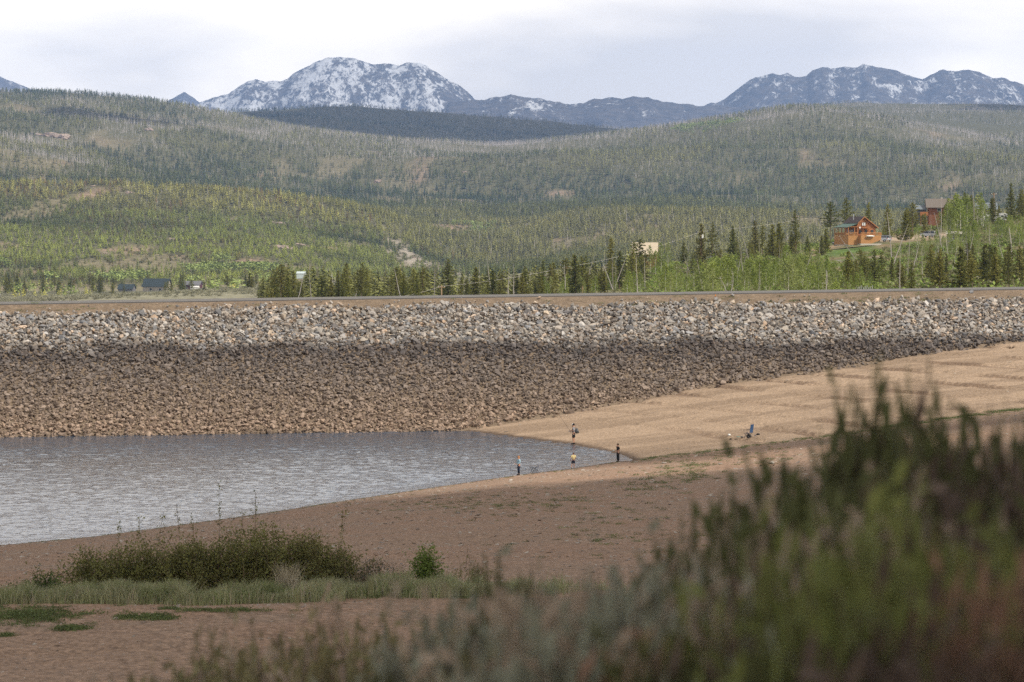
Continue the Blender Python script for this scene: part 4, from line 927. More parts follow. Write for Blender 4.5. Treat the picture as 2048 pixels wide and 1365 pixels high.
# rocky outcrops on the hills
m_out = mat('granite_outcrop', (.40, .31, .25), .9, nscale=.15, col2=(.30, .24, .20), namt=.25, bump=.4, bscale=.5)
for i, (a, y_, D, w, lb) in enumerate(OC):
    rr = np.random.default_rng(i); bm = bmesh.new(); W_ = w*D/F
    g = G(a, D)
    # slide along the sight line until it meets the hill
    Ds = np.arange(D*.7, D*1.3, 10.); gz = far((a-1024)/F*Ds, Ds); sz = H-(y_-YH)/F*Ds; kk = np.nonzero(gz >= sz)[0]; D = Ds[kk[0]] if len(kk) else D; g = G(a, D); W_ = w*D/F
    V = []; Fs = []; o_ = 0
    for k_ in range(14):
        me = SM[k_ % 5]; v = np.array([q.co[:] for q in me.vertices]); f = [tuple(p_+o_ for p_ in q.vertices) for q in me.polygons]
        px_ = rr.normal(size=2)*np.array([W_*.25, W_*.35]); s = rr.uniform(.06, .2)*W_
        z0 = fz1(g.x+px_[0], g.y+px_[1])-g.z
        V += [tuple(q) for q in v*np.array([s*1.3, s, s*1.5])+np.array([px_[0], px_[1], z0+s*.25])]; Fs += f; o_ += len(v)
    me = bpy.data.meshes.new('rock_outcrop'); me.from_pydata(V, [], Fs); me.materials.append(m_out)
    tag(link('rock_outcrop', me, None, g), lb, 'rock outcrop', 'rock outcrops on the hills')

# ------------------------------------------------------------------ buildings
m_log = mat('stained_logs', (.45, .19, .072), .7, nscale=1.2, col2=(.34, .14, .055), namt=.12, stretch=(.3, .3, 5))
m_board = mat('cedar_boards', (.50, .26, .10), .7, nscale=3, col2=(.36, .18, .07), namt=.25, stretch=(5, 5, .3))
m_trim = mat('cedar_trim', (.38, .16, .06), .6, nscale=2, namt=.1)
m_shing = mat('brown_shingles', (.07, .055, .052), .9, nscale=3, namt=.25)
m_greenroof = mat('green_metal_roof', (.07, .13, .105), .5, nscale=2, namt=.08)
m_glass = mat('window_glass', (.03, .04, .05), .08, spec=.6)
m_white = mat('white_paint', (.75, .75, .73), .5)
m_dark = mat('dark_paint', (.03, .03, .035), .5)
m_metal = mat('galvanised_metal', (.45, .46, .47), .35, metallic=.7)
m_found = mat('concrete', (.45, .42, .37), .9, nscale=2, namt=.15)
m_black = mat('black_iron', (.02, .02, .02), .5)
def window(parent, x, y, z, w, h, frame=m_dark, panes=2, curtain=None, axis='y'):
    b = MB(); t = .07
    for (cx, cz, dx, dz) in ((0, h/2, w+t, t), (0, -h/2, w+t, t), (-w/2, 0, t, h), (w/2, 0, t, h)): b.box((cx, 0, cz), (dx, .10, dz))
    for i in range(1, panes): b.box((-w/2+w*i/panes, 0, 0), (t*.7, .08, h))
    o = link('window', b.mesh('window', frame), parent, (x, y, z), 0 if axis == 'y' else R(90))
    g = MB(); g.box((0, .03, 0), (w, .02, h)); link('pane', g.mesh('pane', m_glass), o)
    if curtain:
        g = MB(); 
        for s in (-1, 1): g.box((s*w*.27, -.0, 0), (w*.3, .03, h*.85))
        link('curtain', g.mesh('curtain', m_white), o)
    return o
# orange log cabin
D0 = 1012; zdeck = H-(471.7-YH)/F*D0; X0 = (1727-1024)/F*D0
CAB = thing('log_cabin', (X0, D0, zdeck), 'orange log cabin with dark gable roof and green porch roof standing on the meadow', 'cabin', R(23))
CAB.scale = (.84,)*3; bpy.context.view_layer.update()
b = MB(); b.prism([(-2.2, 0), (4.2, 0), (4.2, 2.75), (0, 5.75), (-2.2, 3.75)], 0, 8.5)
lg = b
for i in range(13):      # round log courses standing proud of the gable
    z = .2+i*.4; xr_ = 4.2 if z < 2.6 else max(0, (5.6-z)/.714); xl = -2.2 if z < 3.6 else -(5.6-z)/.9
    if xr_-xl > .4: lg.tube([(xl-.12*(z < 3.6), -.02, z), (xr_+.12*(z < 2.6), -.02, z)], .13, 6)
link('wall', lg.mesh('wall', m_log), CAB)
b = MB()
def slab(b, x0, z0, x1, z1, y0, y1, t, m=0):
    b.prism([(x0, z0), (x1, z1), (x1, z1+t), (x0, z0+t)], y0, y1, m)
slab(b, 0, 5.9, 4.95, 2.38, -.7, 9.2, .16); slab(b, -2.35, 3.78, 0, 5.9, -.7, 9.2, .16)
rf = link('roof', b.mesh('roof', m_shing), CAB)
b = MB(); b.tube([(-1.1, 4.5, 4.9), (-1.1, 4.5, 6.5)], .14, 8); b.tube([(-1.1, 4.5, 6.5), (-1.1, 4.5, 6.75)], .22, 8); link('chimney', b.mesh('chimney', m_metal), rf)
b = MB(); slab(b, 0, 5.72, 5.0, 2.2, -.79, -.71, .3); slab(b, -2.35, 3.62, 0, 5.72, -.79, -.71, .3); link('bargeboard', b.mesh('bargeboard', m_trim), CAB)
b = MB(); slab(b, -5.9, 2.55, -2.3, 3.72, -.6, 9.0, .1); link('porch_roof', b.mesh('porch_roof', m_greenroof), CAB)
b = MB(); b.box((-5.55, 4.2, 2.5), (.16, 9, .2)); b.box((-3.9, -.4, 2.75), (3.4, .16, .2)); link('porch_beam', b.mesh('porch_beam', m_trim), CAB)
for (x, y) in [(-5.55, -.4), (-5.55, 1.9), (-5.55, 4.2), (-5.55, 6.5), (-5.55, 8.7), (-3.4, -.4)]:
    b = MB(); b.box((x, y, 1.25), (.2, .2, 2.5)); link('porch_post', b.mesh('porch_post', m_trim), CAB)
b = MB(); b.box((-3.9, 4.0, -.1), (3.6, 9.2, .18)); b.box((1.4, -1.3, -.1), (7.2, 2.4, .18)); link('deck', b.mesh('deck', m_board), CAB)
b = MB()
def rail(x0, y0, x1, y1):
    l = math.hypot(x1-x0, y1-y0); n = int(l/.28); a = math.atan2(y1-y0, x1-x0)
    b.box(((x0+x1)/2, (y0+y1)/2, .95), (l, .1, .1), rot=Matrix.Rotation(a, 3, 'Z')); b.box(((x0+x1)/2, (y0+y1)/2, .15), (l, .08, .08), rot=Matrix.Rotation(a, 3, 'Z'))
    for i in range(n+1):
        t = i/n; b.box((x0+(x1-x0)*t, y0+(y1-y0)*t, .52), (.09 if i % 6 else .14, .09 if i % 6 else .14, .88))
rail(-5.6, -.45, -5.6, 8.6); rail(-5.6, -.5, -2.3, -.5); rail(-2.2, -2.4, 4.95, -2.4); rail(5, -2.4, 5, -.2)
link('railing', b.mesh('railing', m_board), CAB)
b = MB()       # skirting boards that step down with the slope
for i in range(22):
    y = -.4+i*.42; b.box((-5.66, y+.2, -1.55), (.06, .40, 2.75))
for i in range(8): b.box((-5.5+i*.42, -.55, -1.55), (.40, .06, 2.75))
for i in range(17):
    x = -2.1+i*.42; hgt = 2.75-max(0, i-5)*.14; b.box((x+.1, -2.5, -.18-hgt/2), (.40, .06, hgt))
b.box((-2.25, -1.5, -1.5), (.06, 2.0, 2.6)); link('skirting', b.mesh('skirting', m_board), CAB)
b = MB(); b.box((1.3, -1.1, -2.75), (7.4, 2.9, .5)); b.box((-4, 4, -2.95), (3.4, 9, .3)); link('foundation', b.mesh('foundation', m_found), CAB)
window(CAB, .0, -.19, 3.55, 1.25, 1.15, curtain=True); window(CAB, 3.0, -.19, 1.25, .75, 1.05); window(CAB, -1.15, -.19, 1.2, .8, 1.1, curtain=None)
window(CAB, .75, -.19, 1.25, .8, 1.2); window(CAB, -3.6, 1.5, 1.2, .8, 1.0, frame=m_white)
for y in (2.6, 5.8): window(CAB, -2.33, y, 1.4, 1.0, 1.2, axis='x')
dr = MB(); dr.box((-.2, -.17, 1.0), (.9, .08, 2.0)); dd = link('door', dr.mesh('door', m_trim), CAB); dr = MB(); dr.ell((.15, -.24, 1.0), (.05, .05, .05)); link('handle', dr.mesh('handle', m_metal), dd)
b = MB(); b.box((.2, -.75, 2.35), (2.4, 1.2, .12)); b.box((.2, -1.32, 3.1), (2.4, .08, .08)); b.box((.2, -1.32, 2.5), (2.4, .06, .06))
for i in range(9): b.box((-.98+i*.295, -1.32, 2.75), (.05, .05, .7))
for s in (-.98, 1.38): b.box((s, -.75, 3.1), (.08, 1.2, .08)); b.tube([(s, -1.2, 2.3), (s, -.1, 1.3)], .06, 5)
link('balcony', b.mesh('balcony', m_trim), CAB)
b = MB(); b.tube([(-1.45, -.3, 2.5), (-1.45, -.42, 2.52)], .30, 12); link('satellite_dish', b.mesh('satellite_dish', m_white), CAB)
# a white upturned canoe under the rail in front
b = MB(); b.ell((0, 0, 0), (1.3, .38, .22), nu=14, nv=8); o = link('canoe', b.mesh('canoe', m_white, True), None, CAB.matrix_world @ Vector((0.8, -3.0, -.15)), R(23)); tag(o, 'white upturned canoe hung on the deck front of the orange cabin', 'canoe')
def lochouse(name, px_, D, rz, w, d, h, rh, wall, roof, lb, cat, ov=.5, win=(), z0=None, chim=False, over_eave=None, dz=0):
    g = G(px_, D, -.3+dz); t = thing(name, g, lb, cat, rz)
    b = MB(); b.prism([(-w/2, -1.5), (w/2, -1.5), (w/2, h), (0, h+rh-.02), (-w/2, h)], 0, d) ; link('wall', b.mesh('wall', wall), t)
    b = MB(); k = rh/(w/2)
    slab(b, -w/2-ov, h-ov*k, 0, h+rh, -ov, d+ov, .15); slab(b, 0, h+rh, w/2+ov, h-ov*k, -ov, d+ov, .15); r_ = link('roof', b.mesh('roof', roof), t)
    if chim:
        b = MB(); b.box((w*.2, d*.5, h+rh*.9), (.6, .6, 1.6)); link('chimney', b.mesh('chimney', m_found), r_)
    for (fx, x, z, ww, hh) in win:
        if fx == 'f': window(t, x, -.06, z, ww, hh, frame=m_white)
        else: window(t, (w/2+.06)*(1 if fx == 'r' else -1), x, z, ww, hh, frame=m_white, axis='x')
    return t
m_tanroof = mat('tan_metal_roof', (.52, .44, .33), .6, nscale=1, namt=.06)
m_brownwall = mat('rust_stained_boards', (.24, .10, .055), .7, nscale=1.5, namt=.2, stretch=(1, 1, 4))
m_brownroof = mat('weathered_brown_shingles', (.17, .145, .125), .9, nscale=3, namt=.15)
m_bluegrey = mat('blue_grey_metal_roof', (.17, .195, .215), .5, nscale=1, namt=.06)
m_teal = mat('dark_blue_green_roof', (.035, .05, .055), .6, nscale=.5, namt=.1)
m_cream = mat('cream_wall', (.34, .31, .26), .7, nscale=1, namt=.08)
m_maroon = mat('maroon_siding', (.09, .03, .045), .7, nscale=1, namt=.1)
m_greyb = mat('grey_building_wall', (.16, .16, .17), .8, nscale=1, namt=.15)
# ridge parallel to the picture: turn the gable house 90 degrees
t = lochouse('house', 1313, 1085, R(86), 6.4, 6.4, 3.2, 2.9, m_brownwall, m_tanroof, 'house with large plain tan metal roof half hidden behind aspens', 'house', win=(('l', 2, 1.6, 1, 1.1), ('l', 5, 1.6, 1, 1.1)), dz=1.4)
t = lochouse('house', 1912, 1150, R(87), 7.5, 8.4, 4.6, 2.2, m_brownwall, m_brownroof, 'rust-brown house with weathered brown roof among aspens on the upper slope', 'house', .8, (('l', 1.8, 3.5, 1.1, 1.0), ('l', 5.2, 3.5, 1.1, 1.0), ('f', 0, 3.4, .9, 1.1), ('l', 3.4, 1.2, 1.1, 1.0)), chim=True, dz=1.5)
b = MB(); b.box((-2.9, 9.7, 1.9), (2.6, 2.4, .15)); b.box((-4.1, 9.7, 2.5), (.1, 2.4, .9)); b.box((-4.0, 10.7, .4), (.2, .2, 3.0)); link('balcony', b.mesh('balcony', m_log), t)
b = MB(); slab(b, -3.4, 3.6, .5, 4.9, 8.9, 12.2, .14); link('side_roof', b.mesh('side_roof', m_bluegrey), t); b = MB(); b.box((-.8, 10.3, 1.6), (3.6, 2.8, 4.2)); link('side_wall', b.mesh('side_wall', m_greyb), t)
lochouse('house', 1990, 1170, R(88), 7, 12.5, 3.3, 1.7, m_cream, m_bluegrey, 'low house with blue-grey metal roof beyond the brown house', 'house', .6, (('l', 2, 1.7, 1.6, 1), ('l', 8, 1.7, 1.6, 1)), dz=1.0)
lochouse('shed', 1927, 1000, R(84), 3.0, 4.2, 1.4, .5, m_greyb, m_found, 'small white flat-roofed shed half hidden in bushes below the brown house', 'shed', .3, (('l', 2, 1.3, .9, 1.2),), dz=.8)
lochouse('house', 338, 2300, R(75), 9, 15, 4.2, 4.2, m_cream, m_teal, 'largest far house, dark blue-green roof and cream walls beyond the sagebrush flat', 'house', .7, (('l', 4, 2, 1.6, 1.5), ('l', 10, 2, 1.6, 1.5), ('f', 0, 2.5, 1.6, 1.6)))
lochouse('house', 268, 2310, R(80), 7, 9, 2.8, 2.6, m_greyb, m_teal, 'small grey far house left of the dark blue-green roof', 'house', .5, (('l', 4, 1.6, 1.4, 1.2),))
lochouse('barn', 402, 2320, R(82), 7, 11, 4.0, 2.0, m_maroon, m_greyb, 'maroon barn with white end right of the far dark-roofed house', 'barn', .5, (('l', 3, 2, 1.4, 1.2), ('l', 8, 2, 1.4, 1.2)))
lochouse('shed', 398, 2300, R(84), 3, 5, 2.4, .6, m_white, m_white, 'small white shed in front of the maroon barn', 'shed', .2)
m_pale = mat('pale_blue_metal', (.55, .63, .63), .5)
lochouse('shed', 611, 2500, R(85), 6, 5.5, 1.8, 1.2, m_pale, m_pale, 'small pale blue metal shed on the hillside left of centre', 'shed', .2, dz=2)

# ------------------------------------------------------------------ cars
m_tyre = mat('tyre_rubber', (.02, .02, .02), .8); m_lamp = mat('lamp_lens', (.6, .6, .6), .2); m_rlamp = mat('tail_lamp_lens', (.35, .02, .02), .3)
def car(px_, D, rz, paint, lb, suv=True, dz=0):
    t = thing('car', G(px_, D, dz), lb, 'car', rz)
    top = 1.7 if suv else 1.45
    b = MB(); prof = [(-2.25, .45), (-2.3, .8), (-2.2, 1.02), (-1.3, 1.1), (1.95, 1.08), (2.25, .95), (2.3, .5), (2.1, .35), (-2.1, .35)]
    b.prism([(x, z) for x, z in prof], -.9, .9); link('body', b.mesh('body', paint, False, .06), t)
    b = MB(); lo = [(-1.35, 1.08), (2.15 if suv else 1.6, 1.06)]; hi = [(-.6, top-.05), (1.9 if suv else .9, top-.08)]
    V = [(lo[0][0], -.85, lo[0][1]), (lo[1][0], -.85, lo[1][1]), (hi[1][0], -.68, hi[1][1]), (hi[0][0], -.68, hi[0][1])]; V += [(x, -y, z) for x, y, z in V]
    b.add(V, [(0, 1, 2, 3), (7, 6, 5, 4), (0, 4, 5, 1), (1, 5, 6, 2), (2, 6, 7, 3), (3, 7, 4, 0)]); link('windows', b.mesh('windows', m_glass), t)
    b = MB(); b.box(((hi[0][0]+hi[1][0])/2, 0, top-.02), (hi[1][0]-hi[0][0]+.1, 1.42, .09)); 
    for s in (-1, 1):
        for (xa, xb) in ((lo[0][0], hi[0][0]), ((lo[0][0]+lo[1][0])/2, (lo[0][0]+lo[1][0])/2), (lo[1][0], hi[1][0])): b.tube([(xa, s*.87, 1.06), (xb, s*.70, top)], .045, 4)
    link('roof', b.mesh('roof', paint, False, .02), t)
    for x in (-1.45, 1.4):
        for s in (-1, 1):
            w = MB(); w.tube([(x, s*.92, .34), (x, s*.70, .34)], .34, 14); o = link('wheel', w.mesh('wheel', m_tyre), t)
            w = MB(); w.tube([(x, s*.93, .34), (x, s*.90, .34)], .2, 10); link('rim', w.mesh('rim', m_metal), o)
    for s in (-1, 1):
        w = MB(); w.box((-2.27, s*.65, .82), (.08, .36, .16)); link('headlight', w.mesh('headlight', m_lamp), t)
        w = MB(); w.box((2.26, s*.72, .85), (.08, .2, .24)); link('tail_light', w.mesh('tail_light', m_rlamp), t)
    return t
m_silver = mat('silver_car_paint', (.50, .52, .54), .3, metallic=.4, spec=.5); m_navy = mat('dark_car_paint', (.03, .035, .045), .25, spec=.5); m_wcar = mat('white_car_paint', (.52, .53, .52), .3, spec=.5)
car(1858, 1052, R(-35), m_silver, 'silver estate car parked on the gravel drive right of the cabin', dz=.15)
car(1769, 1036, R(-60), m_silver, 'light grey car with dark windows parked against the right end of the orange cabin', dz=.2)
car(1682, 1034, R(10), m_navy, 'dark car seen through the porch posts at the left end of the orange cabin', dz=.3)
# camper and trailers near the blue-grey roof
for (a, D, lb, w) in [(1978, 1118, 'white camper trailer parked below the blue-grey roof', 4.5), (2006, 1115, 'small white trailer at the far right of the upper houses', 2.4)]:
    t = thing('camper_trailer', G(a, D, .3), lb, 'trailer', R(8)); b = MB(); b.prism([(-w/2, .5), (w/2, .5), (w/2, 2.1), (w/2-.4, 2.5), (-w/2+.3, 2.5), (-w/2, 1.8)], -1, 1); link('body', b.mesh('body', m_wcar, False, .05), t)
    for s in (-1, 1): w_ = MB(); w_.tube([(0, s*1.02, .35), (0, s*.8, .35)], .35, 12); link('wheel', w_.mesh('wheel', m_tyre), t)
    b = MB(); b.box((-w*.2, -1.02, 1.6), (.8, .04, .5)); b.box((w*.22, -1.02, 1.6), (.6, .04, .5)); link('window', b.mesh('window', m_glass), t)
# ------------------------------------------------------------------ poles, wires, small roadside things
m_pole = mat('pole_wood', (.40, .27, .17), .9, nscale=1, namt=.2, rand=.2); m_wire = mat('wire', (.42, .40, .36), .6)
PO = [(883, 571, 830, 'orange-brown utility pole just above the road in the pine belt', 0), (1132, 533, 860, 'grey utility pole standing over the pines left of the pale track', -.6), (1402, 462, 985, 'utility pole with white transformer left of the cabin hill', 0), (1988, 386, 1125, 'pale tan utility pole beside the blue-grey roof', 0), (1165, 572, 800, 'short thin pole above the road right of centre', 0)]
tops = []
for (a, yt, D, lb, ln) in PO:
    top = Vector(P(a, yt, D)); g = fz1(top.x, top.y); h = top.z-g+.3; t = thing('utility_pole', (top.x-ln, top.y, g-.3), lb, 'utility pole')
    b = MB(); b.tube([(0, 0, 0), (ln, 0, h)], [.17, .12], 8); link('pole', b.mesh('pole', m_pole), t)
    if a != 1165:
        b = MB(); b.box((ln, 0, h-.4), (1.6, .1, .12)); c_ = link('crossarm', b.mesh('crossarm', m_pole), t)
        for s in (-.7, .7): b = MB(); b.tube([(ln+s, 0, h-.34), (ln+s, 0, h-.15)], .05, 6); link('insulator', b.mesh('insulator', m_white), c_)
    if a == 1402: b = MB(); b.tube([(.35, -.2, h-1.9), (.35, -.2, h-.9)], .28, 10); link('transformer', b.mesh('transformer', m_white), t)
    tops.append(top)
def wire(p, q, sag, lb, r_=.028):
    b = MB(); n = 14; b.tube([p.lerp(q, i/n)+Vector((0, 0, -sag*4*(i/n)*(1-i/n))) for i in range(n+1)], r_, 4); o = link('power_line', b.mesh('power_line', m_wire)); tag(o, lb, 'power line')
wire(Vector(P(780, 597, 780)), tops[0]+Vector((0, 0, -.2)), .3, 'power line rising from behind the road to the orange-brown pole')
wire(tops[0]+Vector((0, 0, -.2)), tops[1]+Vector((0, 0, -.2)), .5, 'power line between the orange-brown pole and the grey pole')
wire(tops[1]+Vector((0, 0, -.2)), tops[2]+Vector((0, 0, -.2)), .9, 'long power line from the grey pole up past the tan roof')
wire(tops[2]+Vector((0, 0, -.2)), Vector(P(1640, 432, 1010)), .5, 'power line from the transformer pole toward the cabin')
for k_ in range(2):
    wire(Vector(P(1660, 585+4*k_, 620)), Vector(P(2100, 530+22*k_, 700)), .5, ('upper' if not k_ else 'lower')+' thin wire low over the pines at the right above the road', .02)
# slanted bars behind the road
t = thing('pipe_rack', Vector((0, 0, 0)), 'rack of pale slanted metal pipes standing just behind the road below the meadow', 'pipe rack')
D = 470; base = P(1728, 582, D); t.location = Vector(base)-Vector((0, 0, .9))
for i in range(9):
    b = MB(); x = (-15+i*3.6)*D/F; b.tube([(x, 0, 0), (x+.22, .1, 1.35+.1*(i % 3))], .035, 6); link('pipe', b.mesh('pipe', m_metal), t)
b = MB(); b.box((0, 0, .95), (1.9, .06, .08)); b.box((-.05, .05, .35), (1.9, .06, .06)); link('rail', b.mesh('rail', m_metal), t)
m_orange = mat('orange_paint', (.75, .25, .03), .6)
sx = (1426-1024)/F*405; zt = zcrest(sx)-.55; yy = 349.4+.306*(sx+46.6)+2.65*zt
t = thing('marker_stake', (sx, yy, zt-.1), 'rusty marker stake with orange tip on the gravel shoulder of the dam', 'marker stake')
b = MB(); b.tube([(0, 0, 0), (.06, 0, .55)], .05, 6); link('post', b.mesh('post', m_brownwall), t); b = MB(); b.tube([(.06, 0, .55), (.075, 0, .68)], .055, 6); link('tip', b.mesh('tip', m_orange), t)

# ------------------------------------------------------------------ people
def skin(name, pts, edges, rad, mt, root=0, parent=None, sub=1):
    me = bpy.data.meshes.new(name); me.from_pydata([tuple(p) for p in pts], edges, []); o = bpy.data.objects.new('tmp_'+name, me); COL.objects.link(o)
    o.modifiers.new('s', 'SKIN'); me.skin_vertices or None
    for i, sv in enumerate(me.skin_vertices[0].data):
        r_ = rad[i]; sv.radius = (r_, r_) if not hasattr(r_, '__len__') else r_; sv.use_root = (i == root)
    o.modifiers.new('u', 'SUBSURF').levels = sub
    dg = bpy.context.evaluated_depsgraph_get(); m2 = bpy.data.meshes.new_from_object(o.evaluated_get(dg)); m2.name = name
    bpy.data.objects.remove(o); m2.materials.clear(); m2.materials.append(mt); m2.polygons.foreach_set('use_smooth', [True]*len(m2.polygons))
    return link(name, m2, parent)
m_skin = mat('skin', (.50, .28, .19), .6)
def person(loc, rz, h, label, pose, top, bottom, hair, shoes, hat=None, hairlen=0, sleeve='short', legs='long', lean=0., shade=m_skin):
    s = h/1.75; t = thing('person', loc, label, 'person', rz)
    V = []; E = []; Rr = []
    def v(p, r_, par=None):
        V.append(Vector(p)*s); Rr.append(r_*s); i = len(V)-1
        if par is not None: E.append((par, i))
        return i
    tw = lean
    pe = v((0, 0, .95), .125); sp = v((tw*.3, 0, 1.12), .115, pe); ch = v((tw*.6, 0, 1.30), .135, sp); nk = v((tw+.01, 0, 1.455), .055, ch)
    hx = tw+.03; hd0 = v((hx, 0, 1.54), .070, nk); hd = v((hx+.01, 0, 1.62), .095, hd0); ht = v((hx-.01, 0, 1.70), .07, hd)
    v((hx+.105, 0, 1.60), .018, hd0)     # nose
    hands = []
    for sg, nm in ((1, 'L'), (-1, 'R')):
        sh = v((tw*.9, sg*.17, 1.40), .062, ch); el = v(pose['el'+nm], .045, sh); wr = v(pose['wr'+nm], .029, el)
        d = (Vector(pose['wr'+nm])-Vector(pose['el'+nm])).normalized(); side = d.cross(Vector((0, 0, 1))); side = side.normalized() if side.length > .1 else Vector((0, 1, 0)); upv = side.cross(d)
        pa = v(Vector(pose['wr'+nm])+d*.06, .030, wr)
        for k_, (off, ln) in enumerate(((-.03, .065), (-.01, .078), (.01, .072), (.028, .056))):
            a1 = v(Vector(pose['wr'+nm])+d*.10+side*off, .0095, pa); v(Vector(pose['wr'+nm])+d*(.10+ln*.7)+side*off-upv*ln*.5, .008, a1)
        a1 = v(Vector(pose['wr'+nm])+d*.06-side*.045*sg+upv*.015, .011, pa); v(Vector(pose['wr'+nm])+d*.10-side*.05*sg+upv*.0, .009, a1)
        hi = v((0, sg*.095, .90), .092, pe); kn = v(pose['kn'+nm], .060, hi); ca = v(Vector(pose['kn'+nm]).lerp(Vector(pose['an'+nm]), .35), .055, kn); an = v(pose['an'+nm], .038, ca); v(Vector(pose['an'+nm])+Vector((.14, 0, -.055)), .034, an)
        hands.append(Vector(pose['wr'+nm])*s)
    body = skin('body', V, E, Rr, shade, 0, t)
    g = .022*s
    # upper garment
    V2 = []; E2 = []; R2 = []
    def w(p, r_, par=None):
        V2.append(Vector(p)*s); R2.append(r_*s*1.14); i = len(V2)-1
        if par is not None: E2.append((par, i))
        return i
    a = w((0, 0, .93), .150); b_ = w((tw*.3, 0, 1.12), .143, a); c_ = w((tw*.6, 0, 1.31), .162, b_); w((tw+.0, 0, 1.43), .085, c_)
    for sg, nm in ((1, 'L'), (-1, 'R')):
        q = w((tw*.9, sg*.175, 1.395), .080, c_); e_ = Vector(pose['el'+nm]); sh_ = Vector((tw*.9, sg*.175, 1.395))
        if sleeve == 'long': z = w(e_, .060, q); w(Vector(e_).lerp(Vector(pose['wr'+nm]), .9), .043, z)
        else: w(sh_.lerp(e_, .85), .068, q)
    skin('shirt', V2, E2, R2, top, 0, t)
    V2.clear(); E2.clear(); R2.clear()
    a = w((0, 0, .97), .148); a0 = w((0, 0, .90), .145, a)
    for sg, nm in ((1, 'L'), (-1, 'R')):
        q = w((0, sg*.10, .85), .108, a0); k_ = Vector(pose['kn'+nm]); hp = Vector((0, sg*.10, .85))
        if legs == 'long': z = w(k_, .080, q); w(k_.lerp(Vector(pose['an'+nm]), .92), .060, z)
        elif legs == 'wide': z = w(k_, .115, q); w(k_.lerp(Vector(pose['an'+nm]), .95), .115, z)
        else: w(hp.lerp(k_, .95), .092, q)
    skin('trousers' if legs != 'short' else 'shorts', V2, E2, R2, bottom, 0, t)
    # hair, cap, eyes, shoes
    b = MB(); c0 = (hx*s-.018*s, 0, 1.655*s)
    b.ell(c0, (.108*s, .100*s, .098*s), nu=12, nv=8, noise=.08, seed=3)
    if hairlen: b.ell((hx*s-.06*s, 0, (1.60-hairlen/2)*s), (.065*s, .09*s, (hairlen/2+.07)*s), nu=10, nv=7, noise=.12, seed=4)
    if hat: 
        link('hair', b.mesh('hair', hair, True), t); b = MB(); b.ell((hx*s-.012*s, 0, 1.68*s), (.118*s, .11*s, .095*s), nu=12, nv=8)
        o = link('cap', b.mesh('cap', hat[0], True), t); b = MB(); b.ell((hx*s+.12*s, 0, 1.675*s), (.085*s, .075*s, .02*s), nu=10, nv=5); b.ell((hx*s+.07*s, 0, 1.715*s), (.05*s, .085*s, .055*s), nu=10, nv=6); link('visor', b.mesh('visor', hat[1], True), o)
    else: link('hair', b.mesh('hair', hair, True), t)
    for sg in (-1, 1):
        b = MB(); b.ell(((hx+.092)*s, sg*.035*s, 1.625*s), (.012*s, .014*s, .010*s), nu=6, nv=4); link('eye', b.mesh('eye', m_dark), t)
    b = MB(); b.ell(((hx+.085)*s, 0, 1.555*s), (.012*s, .025*s, .008*s), nu=6, nv=4); link('mouth', b.mesh('mouth', m_red), t)
    if shoes:
        for nm in 'LR':
            q = Vector(pose['an'+nm])*s; b = MB(); b.ell((q.x+.06*s, q.y, q.z-.045*s), (.145*s, .055*s, .052*s), nu=10, nv=6); b.tube([q+Vector((0, 0, -.04*s)), q+Vector((0, 0, .03*s))], .055*s, 8); link('shoe', b.mesh('shoe', shoes, True), t)
    return t, hands
def pose(**k):
    d = dict(elL=(.05, .24, 1.14), wrL=(.28, .20, 1.05), elR=(.05, -.24, 1.14), wrR=(.28, -.2, 1.08), knL=(.03, .10, .50), knR=(.0, -.10, .50), anL=(-.02, .11, .085), anR=(-.03, -.11, .085)); d.update(k); return d
m_blk = mat('black_cloth', (.014, .015, .018), .9, nscale=6, namt=.2); m_navyc = mat('navy_cloth', (.018, .024, .045), .9, nscale=6, namt=.2)
m_yel = mat('pale_yellow_cotton', (.80, .66, .33), .9); m_lblue = mat('light_blue_cotton', (.30, .44, .52), .9, nscale=8, namt=.1); m_hairb = mat('red_blond_hair', (.42, .20, .08), .8, nscale=20, namt=.3); m_hairk = mat('brown_hair', (.10, .055, .035), .8, nscale=20, namt=.3); m_hdark = mat('dark_hair', (.03, .02, .015), .8)
m_camo = mat('patterned_shirt', (.10, .105, .12), .9, nscale=9, col2=(.42, .42, .44)); m_pack = mat('grey_backpack_fabric', (.10, .105, .11), .85, nscale=5, namt=.3)
pM = Vector(P(1147.5, 889.5, 336.6)); pM.z = nz1(pM.x, pM.y)
man, hM = person((pM.x, pM.y, max(pM.z, -.04)), R(176), 1.80, 'bearded man in patterned shirt, black shorts and white-fronted cap fishing from the far water edge', pose(elL=(.02, .23, 1.13), wrL=(.26, .10, 1.12), elR=(.02, -.23, 1.13), wrR=(.27, -.10, 1.14), knL=(.07, .09, .50), knR=(-.02, -.10, .50), anL=(.03, .09, .085), anR=(-.05, -.10, .085)), m_camo, m_blk, m_hdark, m_blk, hat=(m_blk, m_white), legs='short')
b = MB(); b.ell((.115, 0, 1.585), (.05, .075, .06), nu=10, nv=6); o = link('beard', b.mesh('beard', m_hdark, True), man)
M = Matrix.Translation(man.location) @ Matrix.Rotation(R(176), 4, 'Z')
t = thing('backpack', M @ Vector((-.19, 0, 1.12)), 'dark grey backpack worn by the man in the patterned shirt', 'backpack', R(176))
b = MB(); b.box((-.08, 0, .05), (.24, .32, .50)); link('bag', b.mesh('bag', m_pack, True, .07), t); b = MB(); b.box((-.22, 0, -.06), (.10, .24, .26)); link('pocket', b.mesh('pocket', m_pack, True, .04), t)
for s in (-1, 1): b = MB(); b.tube([(.02, s*.11, .27), (.14, s*.12, .33), (.30, s*.12, .22), (.36, s*.13, .0), (.2, s*.17, -.14), (.02, s*.13, -.16)], .022, 6); link('strap', b.mesh('strap', m_blk, True), t)
m_rod = mat('rod_graphite', (.05, .04, .035), .4)
